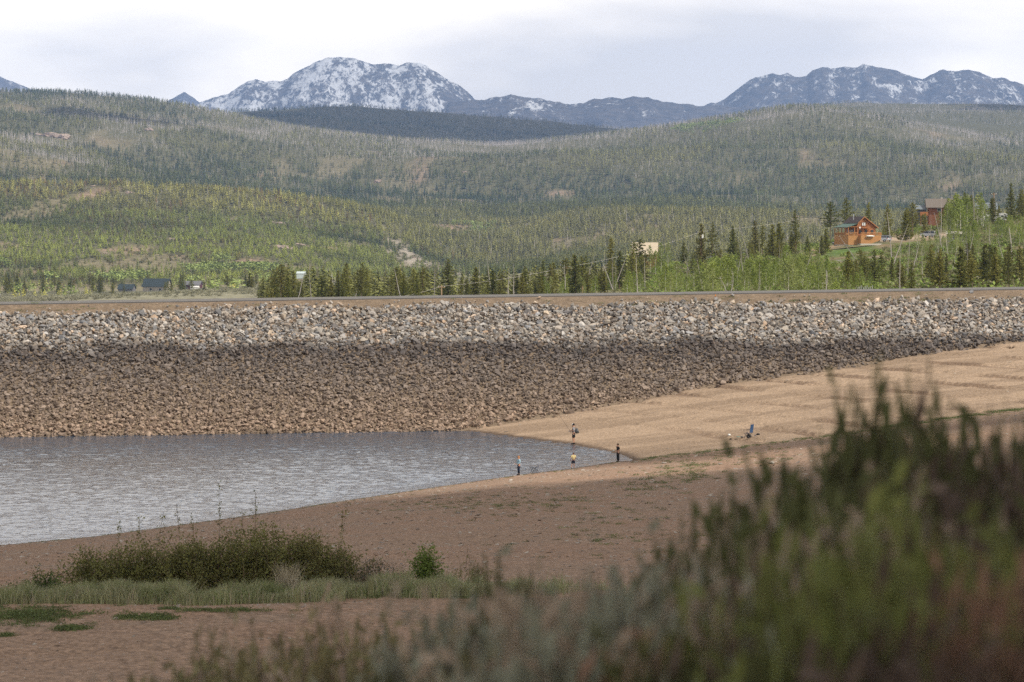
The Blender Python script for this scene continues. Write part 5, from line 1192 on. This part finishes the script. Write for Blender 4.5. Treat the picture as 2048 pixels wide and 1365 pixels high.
hp = M @ Vector((.36, 0, 1.20)); tip = Vector(P(1114, 822, 336.2))
t = thing('fishing_rod', hp, 'fishing rod held up to the left by the man in the patterned shirt', 'fishing rod')
d = tip-hp; b = MB(); b.tube([d*0, d*.5+Vector((.0, 0, -.03)), d*.8+Vector((-.02, 0, -.02)), d], [.012, .009, .007, .005], 6); link('blank', b.mesh('blank', m_rod), t)
b = MB(); b.tube([d*-.12, d*.04], .018, 8); link('handle', b.mesh('handle', m_dark), t); b = MB(); b.ell((-.05, 0, -.08), (.055, .045, .05)); link('reel', b.mesh('reel', m_metal), t)
def shorept(px_, off=.25):
    D = np.arange(200, 330, .05); x = (px_-1024)/F*D; z = near(x, D); k = np.nonzero(z > .03)[0]; k = k[D[k] < 316][-1]; D_ = D[k]-off
    x = (px_-1024)/F*D_; return Vector((x, D_, nz1(x, D_)))
pB = shorept(1236)
per, _ = person(pB, R(200), 1.46, 'person in black shirt and wide black trousers standing at the tip of the water', pose(elL=(-.06, .25, 1.14), wrL=(.16, .14, 1.02), elR=(-.02, -.24, 1.14), wrR=(.22, -.16, 1.05)), m_blk, m_blk, m_hdark, m_blk, legs='wide')
M = Matrix.Translation(pB) @ Matrix.Rotation(R(200), 4, 'Z'); b = MB(); b.box((.33, -.12, .90), (.14, .10, .06)); o = link('tackle_box', b.mesh('tackle_box', m_pale, False, .01)); o.matrix_world = M; tag(o, 'small pale blue box held by the person in black', 'box')
pY = shorept(1147)
person(pY, R(100), 1.25, 'boy in pale yellow T-shirt and dark shorts stepping away from the shore, seen from behind', pose(elL=(-.10, .27, 1.14), wrL=(.05, .30, .98), elR=(-.04, -.27, 1.15), wrR=(.10, -.18, 1.0), knL=(.06, .16, .50), anL=(-.10, .26, .08), knR=(.04, -.07, .50), anR=(.05, -.07, .075)), m_yel, m_navyc, m_hairk, None, legs='short')
pG = shorept(1037.5)
g_, hG = person(pG, R(205), 1.46, 'red-haired girl in light blue long-sleeved top and dark trousers fishing at the near water edge', pose(elL=(-.02, .24, 1.14), wrL=(.24, .13, 1.02), elR=(.0, -.24, 1.14), wrR=(.27, -.12, 1.04)), m_lblue, m_navyc, m_hairb, m_blk, hairlen=.18, sleeve='long')
M = Matrix.Translation(pG) @ Matrix.Rotation(R(185), 4, 'Z'); hp = M @ Vector((.28, 0, .86))
t = thing('fishing_rod', hp, 'thin fishing rod held level by the red-haired girl', 'fishing rod'); b = MB(); b.tube([(.1, 0, -.02), (-1.0, 0, .02), (-1.7, 0, -.02)], [.010, .006, .004], 6); link('blank', b.mesh('blank', m_rod), t); b = MB(); b.tube([(.22, 0, -.03), (-.05, 0, -.01)], .015, 6); link('handle', b.mesh('handle', m_dark), t)
# camp chairs and gear
m_bluef = mat('blue_chair_fabric', (.03, .075, .17), .8, nscale=5, namt=.15); m_tube = mat('grey_steel_tube', (.22, .22, .23), .4, metallic=.5)
pC = bankpt(1497, 877, 310, 345)
t = thing('camping_chair', pC, 'blue folding camping chair with tall back standing empty on the tan beach', 'camping chair', R(148))
b = MB()
for s in (-1, 1):
    b.tube([(.30, s*.27, 0), (-.25, s*.27, .45)], .014, 6); b.tube([(-.28, s*.27, 0), (.27, s*.27, .42)], .014, 6); b.tube([(-.25, s*.27, .42), (-.36, s*.27, 1.12)], .014, 6); b.tube([(.27, s*.27, .40), (.30, s*.27, .66)], .012, 6)
b.tube([(.30, -.27, .02), (.27, .27, .42)], .012, 6); b.tube([(-.28, -.27, .02), (-.25, .27, .42)], .012, 6); b.tube([(.30, .27, .02), (.27, -.27, .42)], .012, 6)
link('frame', b.mesh('frame', m_tube), t)
def sheet(name, pts, wy, th, mt, sagy=0):
    b = MB(); n = len(pts); V = []
    for k_, s in enumerate((-1, -.5, 0, .5, 1)):
        for (x, z) in pts: V.append((x+sagy*(1-s*s), s*wy, z-sagy*(1-s*s)))
    for (x, z) in [(0, 0)]: pass
    V2 = V+[(x-.0, y, z-th) for x, y, z in V]; Fs = []
    for k_ in range(4):
        for i in range(n-1): a = k_*n+i; Fs += [(a, a+1, a+n+1, a+n), (a+len(V), a+n+len(V), a+n+1+len(V), a+1+len(V))]
    b.add(V2, Fs); return b.mesh(name, mt)
link('seat', sheet('seat', [(.28, .43), (.0, .38), (-.24, .42)], .26, .015, m_bluef, .02), t)
b = MB(); b.prism([(-.24, .44), (-.27, .75), (-.36, 1.14), (-.39, 1.14), (-.31, .75), (-.28, .44)], -.26, .26); link('backrest', b.mesh('backrest', m_bluef), t)
for s in (-1, 1): b = MB(); b.box((.03, s*.28, .67), (.60, .07, .02)); link('armrest', b.mesh('armrest', m_navyc), t)
b = MB(); b.ell((0, 0, .15), (.20, .22, .17), nu=10, nv=7, noise=.25, seed=2); tag(link('bag', b.mesh('bag', m_blk, True), None, pC+Vector((.02, 0, 0))), 'black bag lying under the blue camping chair', 'bag')
def lump(name, px_, py_, r_, mt, lb, cat, seed=1, nz_=.3):
    p = bankpt(px_, py_, 300, 350); b = MB(); b.ell((0, 0, r_[2]*.7), r_, nu=10, nv=6, noise=nz_, seed=seed); tag(link(name, b.mesh(name, mt, True), None, p), lb, cat)
lump('bag', 1458.5, 872, (.13, .1, .09), m_white, 'white plastic bag on the sand left of the blue chair', 'bag', 3)
lump('shoe', 1461, 879.5, (.11, .06, .06), m_blk, 'left black shoe on the sand left of the blue chair', 'shoe', 4); lump('shoe', 1466, 878.8, (.11, .06, .07), m_blk, 'right black shoe on the sand left of the blue chair', 'shoe', 5)
lump('towel', 1476.5, 878.3, (.17, .12, .035), mat('teal_cloth', (.12, .27, .24), .9), 'teal cloth lying on the sand in front of the blue chair', 'towel', 6); lump('tackle_bag', 1484, 877.8, (.14, .1, .05), m_pack, 'flat dark pouch between the teal cloth and the chair', 'pouch', 7)
lump('bag', 1516, 870.8, (.17, .12, .09), m_blk, 'black bag on the sand right of the blue chair', 'bag', 8); lump('bottle', 1510.3, 872.2, (.07, .05, .05), m_bluef, 'small blue bottle beside the black bag right of the chair', 'bottle', 9, .1)
pF = shorept(1068.5, .35)
t = thing('folding_stool', pF, 'dark folding camp stool with crossed legs on the near water edge beside the girl', 'stool', R(20))
b = MB()
for s in (-1, 1):
    b.tube([(-.27, s*.2, 0), (.02, s*.2, .46)], .013, 6); b.tube([(0, s*.2, 0), (-.27, s*.2, .44)], .013, 6); b.tube([(.0, s*.2, 0), (.28, s*.2, .46)], .013, 6); b.tube([(.27, s*.2, 0), (-.02, s*.2, .48)], .013, 6)
for x in (-.27, 0, .27): b.tube([(x, -.2, .02), (x, .2, .02)], .01, 5)
link('frame', b.mesh('frame', m_dark), t)
b = MB(); b.tube([(-.28, 0, .45), (0, 0, .40), (.28, 0, .45)], [.012, .012, .012], 5); b.tube([(-.28, .02, .44), (0, .02, .395), (.28, .02, .44)], .02, 5); link('seat', b.mesh('seat', m_navyc), t)

# ------------------------------------------------------------------ shrubs, grass, foreground
m_rose = mat('shrub_leaf', rough=.8, randcol=[(.23, .25, .075), (.26, .27, .085), (.23, .23, .085), (.27, .25, .09)], nscale=3, namt=.4, col2=(.10, .095, .04), transl=.25)
m_stem = mat('shrub_stem', (.16, .11, .075), .9)
def bezier(a, b, c, n):
    t = np.linspace(0, 1, n)[:, None]; return a*(1-t)**2+2*b*t*(1-t)+c*t*t
def roseshrub(name, seed, w, h, nst, nl, lf=.032, shoots=3, mt=None):
    r = np.random.default_rng(seed); Ls = []; St = []
    for i in range(nst):
        a = np.array([r.normal()*w*.28, r.normal()*w*.14, 0]); hh = h*r.uniform(.45, 1.0)*(1-.35*abs(a[0])/w*2)
        c = a+np.array([r.normal()*w*.12+a[0]*.25, r.normal()*w*.12, hh]); b = a+np.array([0, 0, hh*.7])
        if i < shoots: c = a+np.array([r.normal()*.25, 0, h*r.uniform(1.25, 1.6)])
        p = bezier(a, b, c, 7); St.append(strips(p[:-1], p[1:], .007, .006, r))
        m = int(nl/nst*(1 if i >= shoots else .35)); t = r.uniform(.12 if i >= shoots else .5, 1, m)
        q = bezier(a, b, c, 60)[(t*59).astype(int)]; sprd = .11 if i >= shoots else .03
        # small side twigs carrying clusters
        k = max(1, m//9); tw = r.normal(size=(k, 3))*sprd*1.2; q = q+tw[r.integers(0, k, m)]+r.normal(size=(m, 3))*.035
        q[:, 2] = np.maximum(q[:, 2], .03); Ls.append(q)
    q = np.concatenate(Ls); V, Fx = leaves(q, lf*(.6+.7*r.random(len(q))), r, .6, .3)
    a = mesh_np('foliage', V, Fx, mt or m_rose); V, Fx = joinVF(St); return a, mesh_np('stems', V, Fx, m_stem)
def shrub(name, px_, D, w, h, seed, lb, nst=60, nl=11000, mt=None, lf=.034, shoots=1, grp=None, cat='shrub'):
    x = (px_-1024)/F*D; g = nz1(x, D)-.03; a, b = roseshrub(name, seed, w, h, nst, nl, lf, shoots, mt); return thing(name, (x, D, g), lb, cat, 0, grp, (('foliage', a), ('stems', b)))
m_dsage = mat('dark_sage_leaf', (.055, .07, .04), .85, nscale=4, namt=.3, col2=(.09, .085, .06)); m_gsage = mat('young_pine_leaf', (.055, .095, .02), .85, nscale=4, namt=.3)
m_gsage2 = mat('fresh_green_leaf', (.14, .20, .045), .85, nscale=4, namt=.3, transl=.25)
shrub('rose_shrub', 215, 108.0, 2.2, 1.5, 1, 'leftmost low rounded part of the leafy shrub row behind the grass strip')
shrub('rose_shrub', 300, 108.6, 2.4, 1.85, 2, 'tall leafy shrub with one long arching shoot, second from the left in the row', shoots=2)
shrub('rose_shrub', 395, 108.2, 2.4, 1.8, 3, 'leafy shrub left of the middle of the shrub row', shoots=3)
shrub('rose_shrub', 470, 108.8, 2.4, 2.15, 4, 'tallest leafy shrub in the middle of the shrub row', nl=13000)
shrub('rose_shrub', 550, 108.2, 2.4, 2.15, 5, 'tall leafy shrub right of the middle of the shrub row', nl=13000)
shrub('rose_shrub', 625, 108.6, 2.2, 1.75, 6, 'leafy shrub with sparse twigs near the right end of the shrub row', shoots=2)
shrub('rose_shrub', 670, 108.2, 1.6, 1.35, 7, 'small leafy shrub at the right end of the shrub row', nl=6000)
shrub('sagebrush', 745, 107.6, 1.5, 1.0, 8, 'greyish dark sagebrush just right of the leafy shrub row', nl=2600, mt=m_dsage, lf=.022, shoots=2, nst=60, cat='sagebrush')
shrub('rabbitbrush', 855, 107.0, .5, 1.25, 9, 'upright bright green bush alone right of the shrub row', nl=3200, mt=m_gsage2, lf=.035, shoots=0, nst=22, cat='bush')
shrub('rabbitbrush', 880, 107.2, .35, .45, 10, 'small bright green bush at the foot of the upright one', nl=600, mt=m_gsage, lf=.03, shoots=0, nst=10, cat='bush')
shrub('sagebrush', 945, 107.5, 1.3, .75, 11, 'thin brownish low shrub beyond the upright green bush', nl=1100, mt=m_rose, lf=.025, shoots=3, nst=24, cat='shrub')
shrub('sagebrush', 85, 106.5, 1.2, .80, 12, 'dark green mounded bush at the left end of the grass strip', nl=3600, mt=m_gsage, lf=.03, shoots=0, nst=60, cat='bush')
shrub('sagebrush', 605, 105.8, .8, .62, 13, 'small grey-green bush in front of the right part of the shrub row', nl=1700, mt=mat('grey_green_leaf', (.12, .15, .08), .85, nscale=4, namt=.2), lf=.022, shoots=0, nst=40, cat='bush')
# grass strip along the edge of the terrace
r = np.random.default_rng(31)
def blades(X, Y, Z, h, w, r, lean=.35):
    n = len(X); a = r.uniform(0, 6.28, n); d = np.stack([np.cos(a), np.sin(a), 0*a], 1); s = np.stack([np.ones(n), .3*r.normal(size=n), 0*a], 1); s = unit(s)
    B = np.stack([X, Y, Z], 1); h = np.asarray(h)[:, None]; w = np.asarray(w)[:, None] if hasattr(w, '__len__') else w
    M = B+d*h*lean*.35*r.random((n, 1))+np.array([0, 0, 1])*h*.6; T_ = B+d*h*lean*(.5+r.random((n, 1)))+np.array([0, 0, 1])*h
    V = np.stack([B-s*w, B+s*w, M+s*w*.7, M-s*w*.7, T_+s*w*.12, T_-s*w*.12], 1).reshape(-1, 3); i = np.arange(n)[:, None]*6
    return V, np.concatenate([i+np.array([0, 1, 2, 3]), i+np.array([3, 2, 4, 5])])
m_grass = mat('bank_grass', attr='gcol', rough=.8, transl=.3, nscale=.8, namt=.2, coord='World')
n = 60000; px = np.concatenate([r.uniform(-60, 1060, 52000), 1000+r.normal(size=8000)*130]); D = 103.9+1.1*r.random(n)+.5*np.sin(px/90)+.5*np.sin(px/37)+r.normal(size=n)*.5+np.where(px > 690, .6, 0); X = (px-1024)/F*D
keep = r.random(n) < np.interp(px, [-60, 700, 900, 1060, 1300], [1, 1, .7, .35, .05])*sstep(.12, .5, vn(px/22, D/.5, 44)+.2); X, D, px = X[keep], D[keep], px[keep]; n = len(X)
h = (.16+.34*r.random(n)**1.5)*(.45+1.0*vn(px/28, D, 7)); V, Fx = blades(X, D, near(X, D)-.01, h, .008+.004*r.random(n), r)
cg = mixc(np.array([.22, .26, .11]), np.array([.36, .36, .22]), np.clip(.5+.9*fbm(px/60, D*2, 17, 3)+.25*r.normal(size=n), 0, 1)); cg = mixc(cg, np.array([.42, .37, .27]), (r.random(n) < .1)*1.)
tag(link('grass', mesh_np('grass', V, Fx, m_grass, False, np.repeat(cg, 6, 0))), kind='stuff')
# dry straw tussock in front of the shrubs
r2 = np.random.default_rng(5); n = 260; X = (575-1024)/F*105.2+r2.normal(size=n)*.16; Y = 105.2+r2.normal(size=n)*.12
V, Fx = blades(X, Y, near(X, Y), .6+.5*r2.random(n), .006, r2, .3); o = link('grass_tussock', mesh_np('grass_tussock', V, Fx, mat('straw', (.42, .37, .27), .9))); tag(o, 'pale straw-coloured grass tussock in front of the shrub row', 'grass tussock')

# foreground sagebrush and weeds, close to the camera and out of focus
FM = {'green': mat('sage_green', rough=.8, randcol=[(.085, .095, .036), (.10, .11, .042), (.08, .08, .04)], nscale=3, namt=.35, transl=.3),
      'bright': mat('rabbitbrush_green', rough=.8, randcol=[(.145, .17, .05), (.17, .185, .06)], nscale=3, namt=.35, transl=.3),
      'grey': mat('sage_grey', rough=.9, randcol=[(.27, .28, .21), (.23, .24, .18), (.30, .29, .23)], nscale=3, namt=.3, transl=.2),
      'olive': mat('olive_weed', rough=.9, randcol=[(.20, .18, .09), (.17, .165, .08), (.22, .18, .11)], nscale=3, namt=.35, transl=.3),
      'dry': mat('dry_stalk', rough=.9, randcol=[(.36, .28, .21), (.30, .23, .18), (.40, .33, .25)], nscale=3, namt=.3, transl=.3),
      'dark': mat('dead_brown_twig', rough=.9, randcol=[(.08, .058, .048), (.11, .08, .062)], nscale=3, namt=.3),
      'rust': mat('rusty_stalk', rough=.9, randcol=[(.22, .13, .09), (.18, .115, .08)], nscale=3, namt=.3, transl=.2)}
def sagemesh(seed, kind, n=150, dense=14):
    """unit-height bush, about one unit wide"""
    r = np.random.default_rng(seed); St = []; Ls = []
    for i in range(n):
        a = r.uniform(0, 6.28); ra = (r.random()**.6); t = np.array([math.cos(a)*ra*.5, math.sin(a)*ra*.5, 0]); hh = (1-.42*ra**2)*r.uniform(.72, 1.0)
        A = t*.12; C = t*1.15+np.array([0, 0, hh])+r.normal(size=3)*np.array([.16, .16, .05]); B = A*.5+t*.8+np.array([0, 0, hh*.45]); p = bezier(A, B, C, 6); St.append(strips(p[:-1], p[1:], .005, .0035, r))
        if kind in ('dry', 'rust'): m = dense//2; lo = .6
        elif kind == 'dark': m = dense//3; lo = .3
        else: m = dense*2; lo = .25
        tt = lo+(1-lo)*r.random(m)**.8; q = bezier(A, B, C, 50)[(tt*49).astype(int)]+r.normal(size=(m, 3))*.05; Ls.append(q)
    q = np.concatenate(Ls); V, Fx = leaves(q, .034+.024*r.random(len(q)), r, .34, 1.3)
    a = mesh_np('foliage', V, Fx, FM[kind]); V, Fx = joinVF(St); return a, mesh_np('stems', V, Fx, FM['dark'] if kind not in ('dry', 'rust') else FM[kind])
WF = {'green': 1.45, 'bright': 1.6, 'grey': 1.5, 'dark': 1.4, 'dry': 1.4, 'rust': 1.6, 'olive': 1.3}
SG = {k: [sagemesh(900+17*i+j*131, k, 210 if k not in ('dry', 'rust', 'olive') else 90, 22) for i in range(2)] for j, k in enumerate(FM)}
r = np.random.default_rng(61)
def bush(kind, px_, yt, D, w, lb, seed=0):
    x = (px_-1024)/F*D; g = nz1(x, D)-.04; h = H-(yt-YH)/F*D-g
    a, b = SG[kind][seed % 2]
    return thing({'green': 'sagebrush', 'bright': 'rabbitbrush', 'grey': 'sagebrush', 'olive': 'weed_plant', 'dry': 'dry_weed', 'dark': 'dead_bush', 'rust': 'dry_weed'}[kind], (x, D, g), lb, {'green': 'sagebrush', 'bright': 'bush', 'grey': 'sagebrush', 'olive': 'weed', 'dry': 'dry weed', 'dark': 'dead bush', 'rust': 'dry weed'}[kind], r.uniform(0, 6.28), None, (('foliage', a), ('stems', b)), (w*WF.get(kind, 1), w*WF.get(kind, 1), h))
FG = [
 ('green', 1745, 775, 12.5, .22, 'tall narrow dark green tuft standing highest above the blurred bushes'), ('green', 1795, 765, 12.5, .20, 'second tall tuft right beside the highest one'), ('green', 1765, 870, 12.3, .5, 'dark bush at the foot of the two tall tufts'),
 ('green', 1560, 950, 12.0, .42, 'dark green bush forming the left shoulder of the big blurred mass'), ('green', 1650, 915, 12.2, .5, 'dark green bush between the left shoulder and the tall tufts'), ('green', 1500, 1030, 11.5, .38, 'low dark green bush at the left foot of the big mass'),
 ('green', 1870, 835, 11.5, .42, 'dark green bush just right of the tall tufts'), ('dark', 1930, 850, 11.0, .5, 'brown twiggy bush right of the tall tufts'), ('green', 1985, 860, 11.2, .42, 'dark green bush near the top right edge'), ('dark', 2050, 880, 10.5, .7, 'dark dead bush cut by the right edge, upper'),
 ('green', 1700, 960, 11, .6, 'dark bush filling the middle of the mass below the tall tufts'), ('green', 1820, 930, 10.5, .6, 'dark bush right of the middle of the mass'), ('green', 1590, 1060, 10.5, .5, 'dark green bush under the left shoulder'),
 ('bright', 1690, 1060, 8.6, .40, 'bright green bush in the middle of the right foreground'), ('bright', 1800, 1040, 8.4, .40, 'bright green bush right of the middle bright one'), ('bright', 1610, 1130, 8.8, .36, 'bright green bush left of the middle bright one'), ('bright', 1880, 1100, 8.0, .38, 'bright green bush toward the right edge'),
 ('green', 1950, 1010, 9.0, .6, 'dark bush behind the rusty stalks'), ('dark', 2040, 1020, 8.5, .6, 'dark dead bush cut by the right edge, lower'), ('rust', 1960, 1060, 7.6, .35, 'rusty brown dry stalks at the lower right'), ('rust', 2030, 1110, 7.4, .35, 'rusty brown dry stalks at the lower right corner'),
 ('dark', 1900, 1180, 7.4, .5, 'dark dead twigs in the lower right corner'), ('bright', 1730, 1190, 7.6, .35, 'bright green bush at the bottom, right of centre'), ('dark', 1800, 1240, 7.2, .5, 'dark twigs at the bottom under the bright bushes'), ('green', 1640, 1260, 7.6, .4, 'dark green bush at the bottom edge, right of centre'), ('dark', 2000, 1230, 7.0, .5, 'dark twigs at the very bottom right'),
 ('dry', 1600, 1000, 9.6, .5, 'dry brown stalks veiling the left of the dark mass'), ('dry', 1840, 960, 9.4, .45, 'dry brown stalks veiling the right of the dark mass'), ('dry', 1120, 1120, 10.4, .6, 'faint pale stalks highest above the grey sagebrush, centre'), ('grey', 1310, 1190, 9.6, .5, 'pale sagebrush clump between the bottom centre and the dark mass'), ('grey', 920, 1225, 12.2, .45, 'pale sagebrush at the left end of the sagebrush group'), ('grey', 1030, 1210, 11.2, .45, 'pale sagebrush second from the left end of the group'), ('olive', 420, 1290, 17.5, .6, 'low olive weed at the bottom edge, far left of the group'), ('olive', 640, 1255, 18.5, .6, 'olive weed clump among dry weeds in the bottom left group'), ('olive', 560, 1290, 16.5, .6, 'near olive weed clump at the bottom edge, left group'), ('grey', 860, 1290, 13, .5, 'pale low sagebrush at the bottom edge left of centre'), ('rust', 1450, 1130, 9.0, .5, 'reddish stalks beside the dark mass, left'),
 ('dry', 1480, 985, 11.6, .40, 'pale dry stalks rising left of the big green mass'), ('dry', 1420, 1060, 11.0, .40, 'pale dry stalks left of the big mass, lower'), ('dry', 1540, 1100, 9.0, .35, 'dry stalks in front of the left foot of the mass'), ('green', 1390, 1075, 13.5, .30, 'small dark green tuft left of the big mass'), ('green', 1350, 1072, 13.5, .24, 'small dark green tuft further left of the big mass'),
 ('dry', 1310, 1100, 12.0, .45, 'pale dry stalks above the grey sagebrush'), ('dry', 1230, 1150, 12.5, .45, 'pale dry stalks in the bottom centre'), ('grey', 1180, 1185, 11.5, .42, 'grey sagebrush in the bottom centre'), ('grey', 1270, 1165, 11.0, .42, 'grey sagebrush right of the bottom centre one'), ('grey', 1370, 1150, 10.5, .42, 'grey sagebrush third from the bottom centre'),
 ('grey', 1460, 1170, 9.5, .40, 'grey sagebrush touching the dark green bushes'), ('grey', 1060, 1235, 12.5, .42, 'grey sagebrush left of the bottom centre'), ('grey', 960, 1265, 13, .42, 'grey sagebrush further left, half in the bottom edge'), ('grey', 1130, 1280, 9.8, .40, 'nearest grey sagebrush at the bottom edge, centre'), ('grey', 1260, 1260, 9.2, .40, 'nearest grey sagebrush at the bottom edge, right of centre'),
 ('dry', 1400, 1200, 8.8, .35, 'dry brown stalks at the bottom between grey sagebrushes'), ('grey', 1500, 1270, 8.4, .38, 'grey sagebrush under the dark green mass at the bottom'), ('green', 1330, 1290, 8.6, .25, 'green tuft at the bottom among grey sagebrush'), ('dark', 1560, 1220, 8.4, .45, 'brown twiggy bush left of the bright bushes at the bottom'),
 ('green', 1000, 1150, 15.5, .28, 'dark green tuft poking up left of the grey sagebrush'), ('olive', 900, 1215, 15, .45, 'olive weed clump beside the dark green tuft'), ('olive', 820, 1275, 15.5, .4, 'olive weed clump at the bottom edge, left of centre'), ('dry', 1090, 1190, 14, .4, 'thin dry stalks behind the grey sagebrush'),
 ('olive', 700, 1235, 19, .55, 'olive weed clump in the bottom left group, right one'), ('olive', 770, 1265, 17, .45, 'olive weed clump between left group and sagebrush'), ('dry', 690, 1185, 20, .40, 'tall pale dry weed in the bottom left group'), ('dry', 600, 1240, 20, .6, 'dry weed in the bottom left group, middle'), ('olive', 540, 1262, 19, .6, 'olive weed clump in the bottom left group, middle'),
 ('olive', 450, 1255, 19, .45, 'olive weed with feathery leaves at the left end of the bottom group'), ('dry', 500, 1290, 18, .5, 'low dry weed at the bottom edge of the left group'), ('dry', 640, 1295, 17, .6, 'low dry weed at the bottom edge, middle of the left group'), ('dry', 380, 1320, 18, .6, 'faint low dry weed at the bottom left'), ('dry', 860, 1240, 16, .4, 'dry stalks behind the olive weeds'),
 ('olive', 1010, 1300, 11, .4, 'olive weed at the bottom edge below the sagebrush'), ('green', 880, 1320, 12, .4, 'dark weed at the bottom edge left of the sagebrush')]
for i, (k, a, y_, D, w, lb) in enumerate(FG): bush(k, a, y_, D, w, lb, i)
# dry dead branch on the far beach
p = bankpt(2022, 717, 380, 420) if False else None
x = (2022-1024)/F*392; g = max(nz1(x, 392), 0); q = MB(); rr = np.random.default_rng(3)
for i in range(16):
    a = rr.uniform(-1.4, 1.4); l = rr.uniform(.3, .75); q.tube([(0, 0, .02), (math.sin(a)*l*.6, rr.normal()*.1, l*.3), (math.sin(a)*l, rr.normal()*.15, l*.55*math.cos(a)+.05)], [.03, .02, .01], 4)
o = link('driftwood', q.mesh('driftwood', m_stem), None, (x, 392, g)); tag(o, 'brown branched driftwood lying high on the beach near the right edge', 'driftwood')
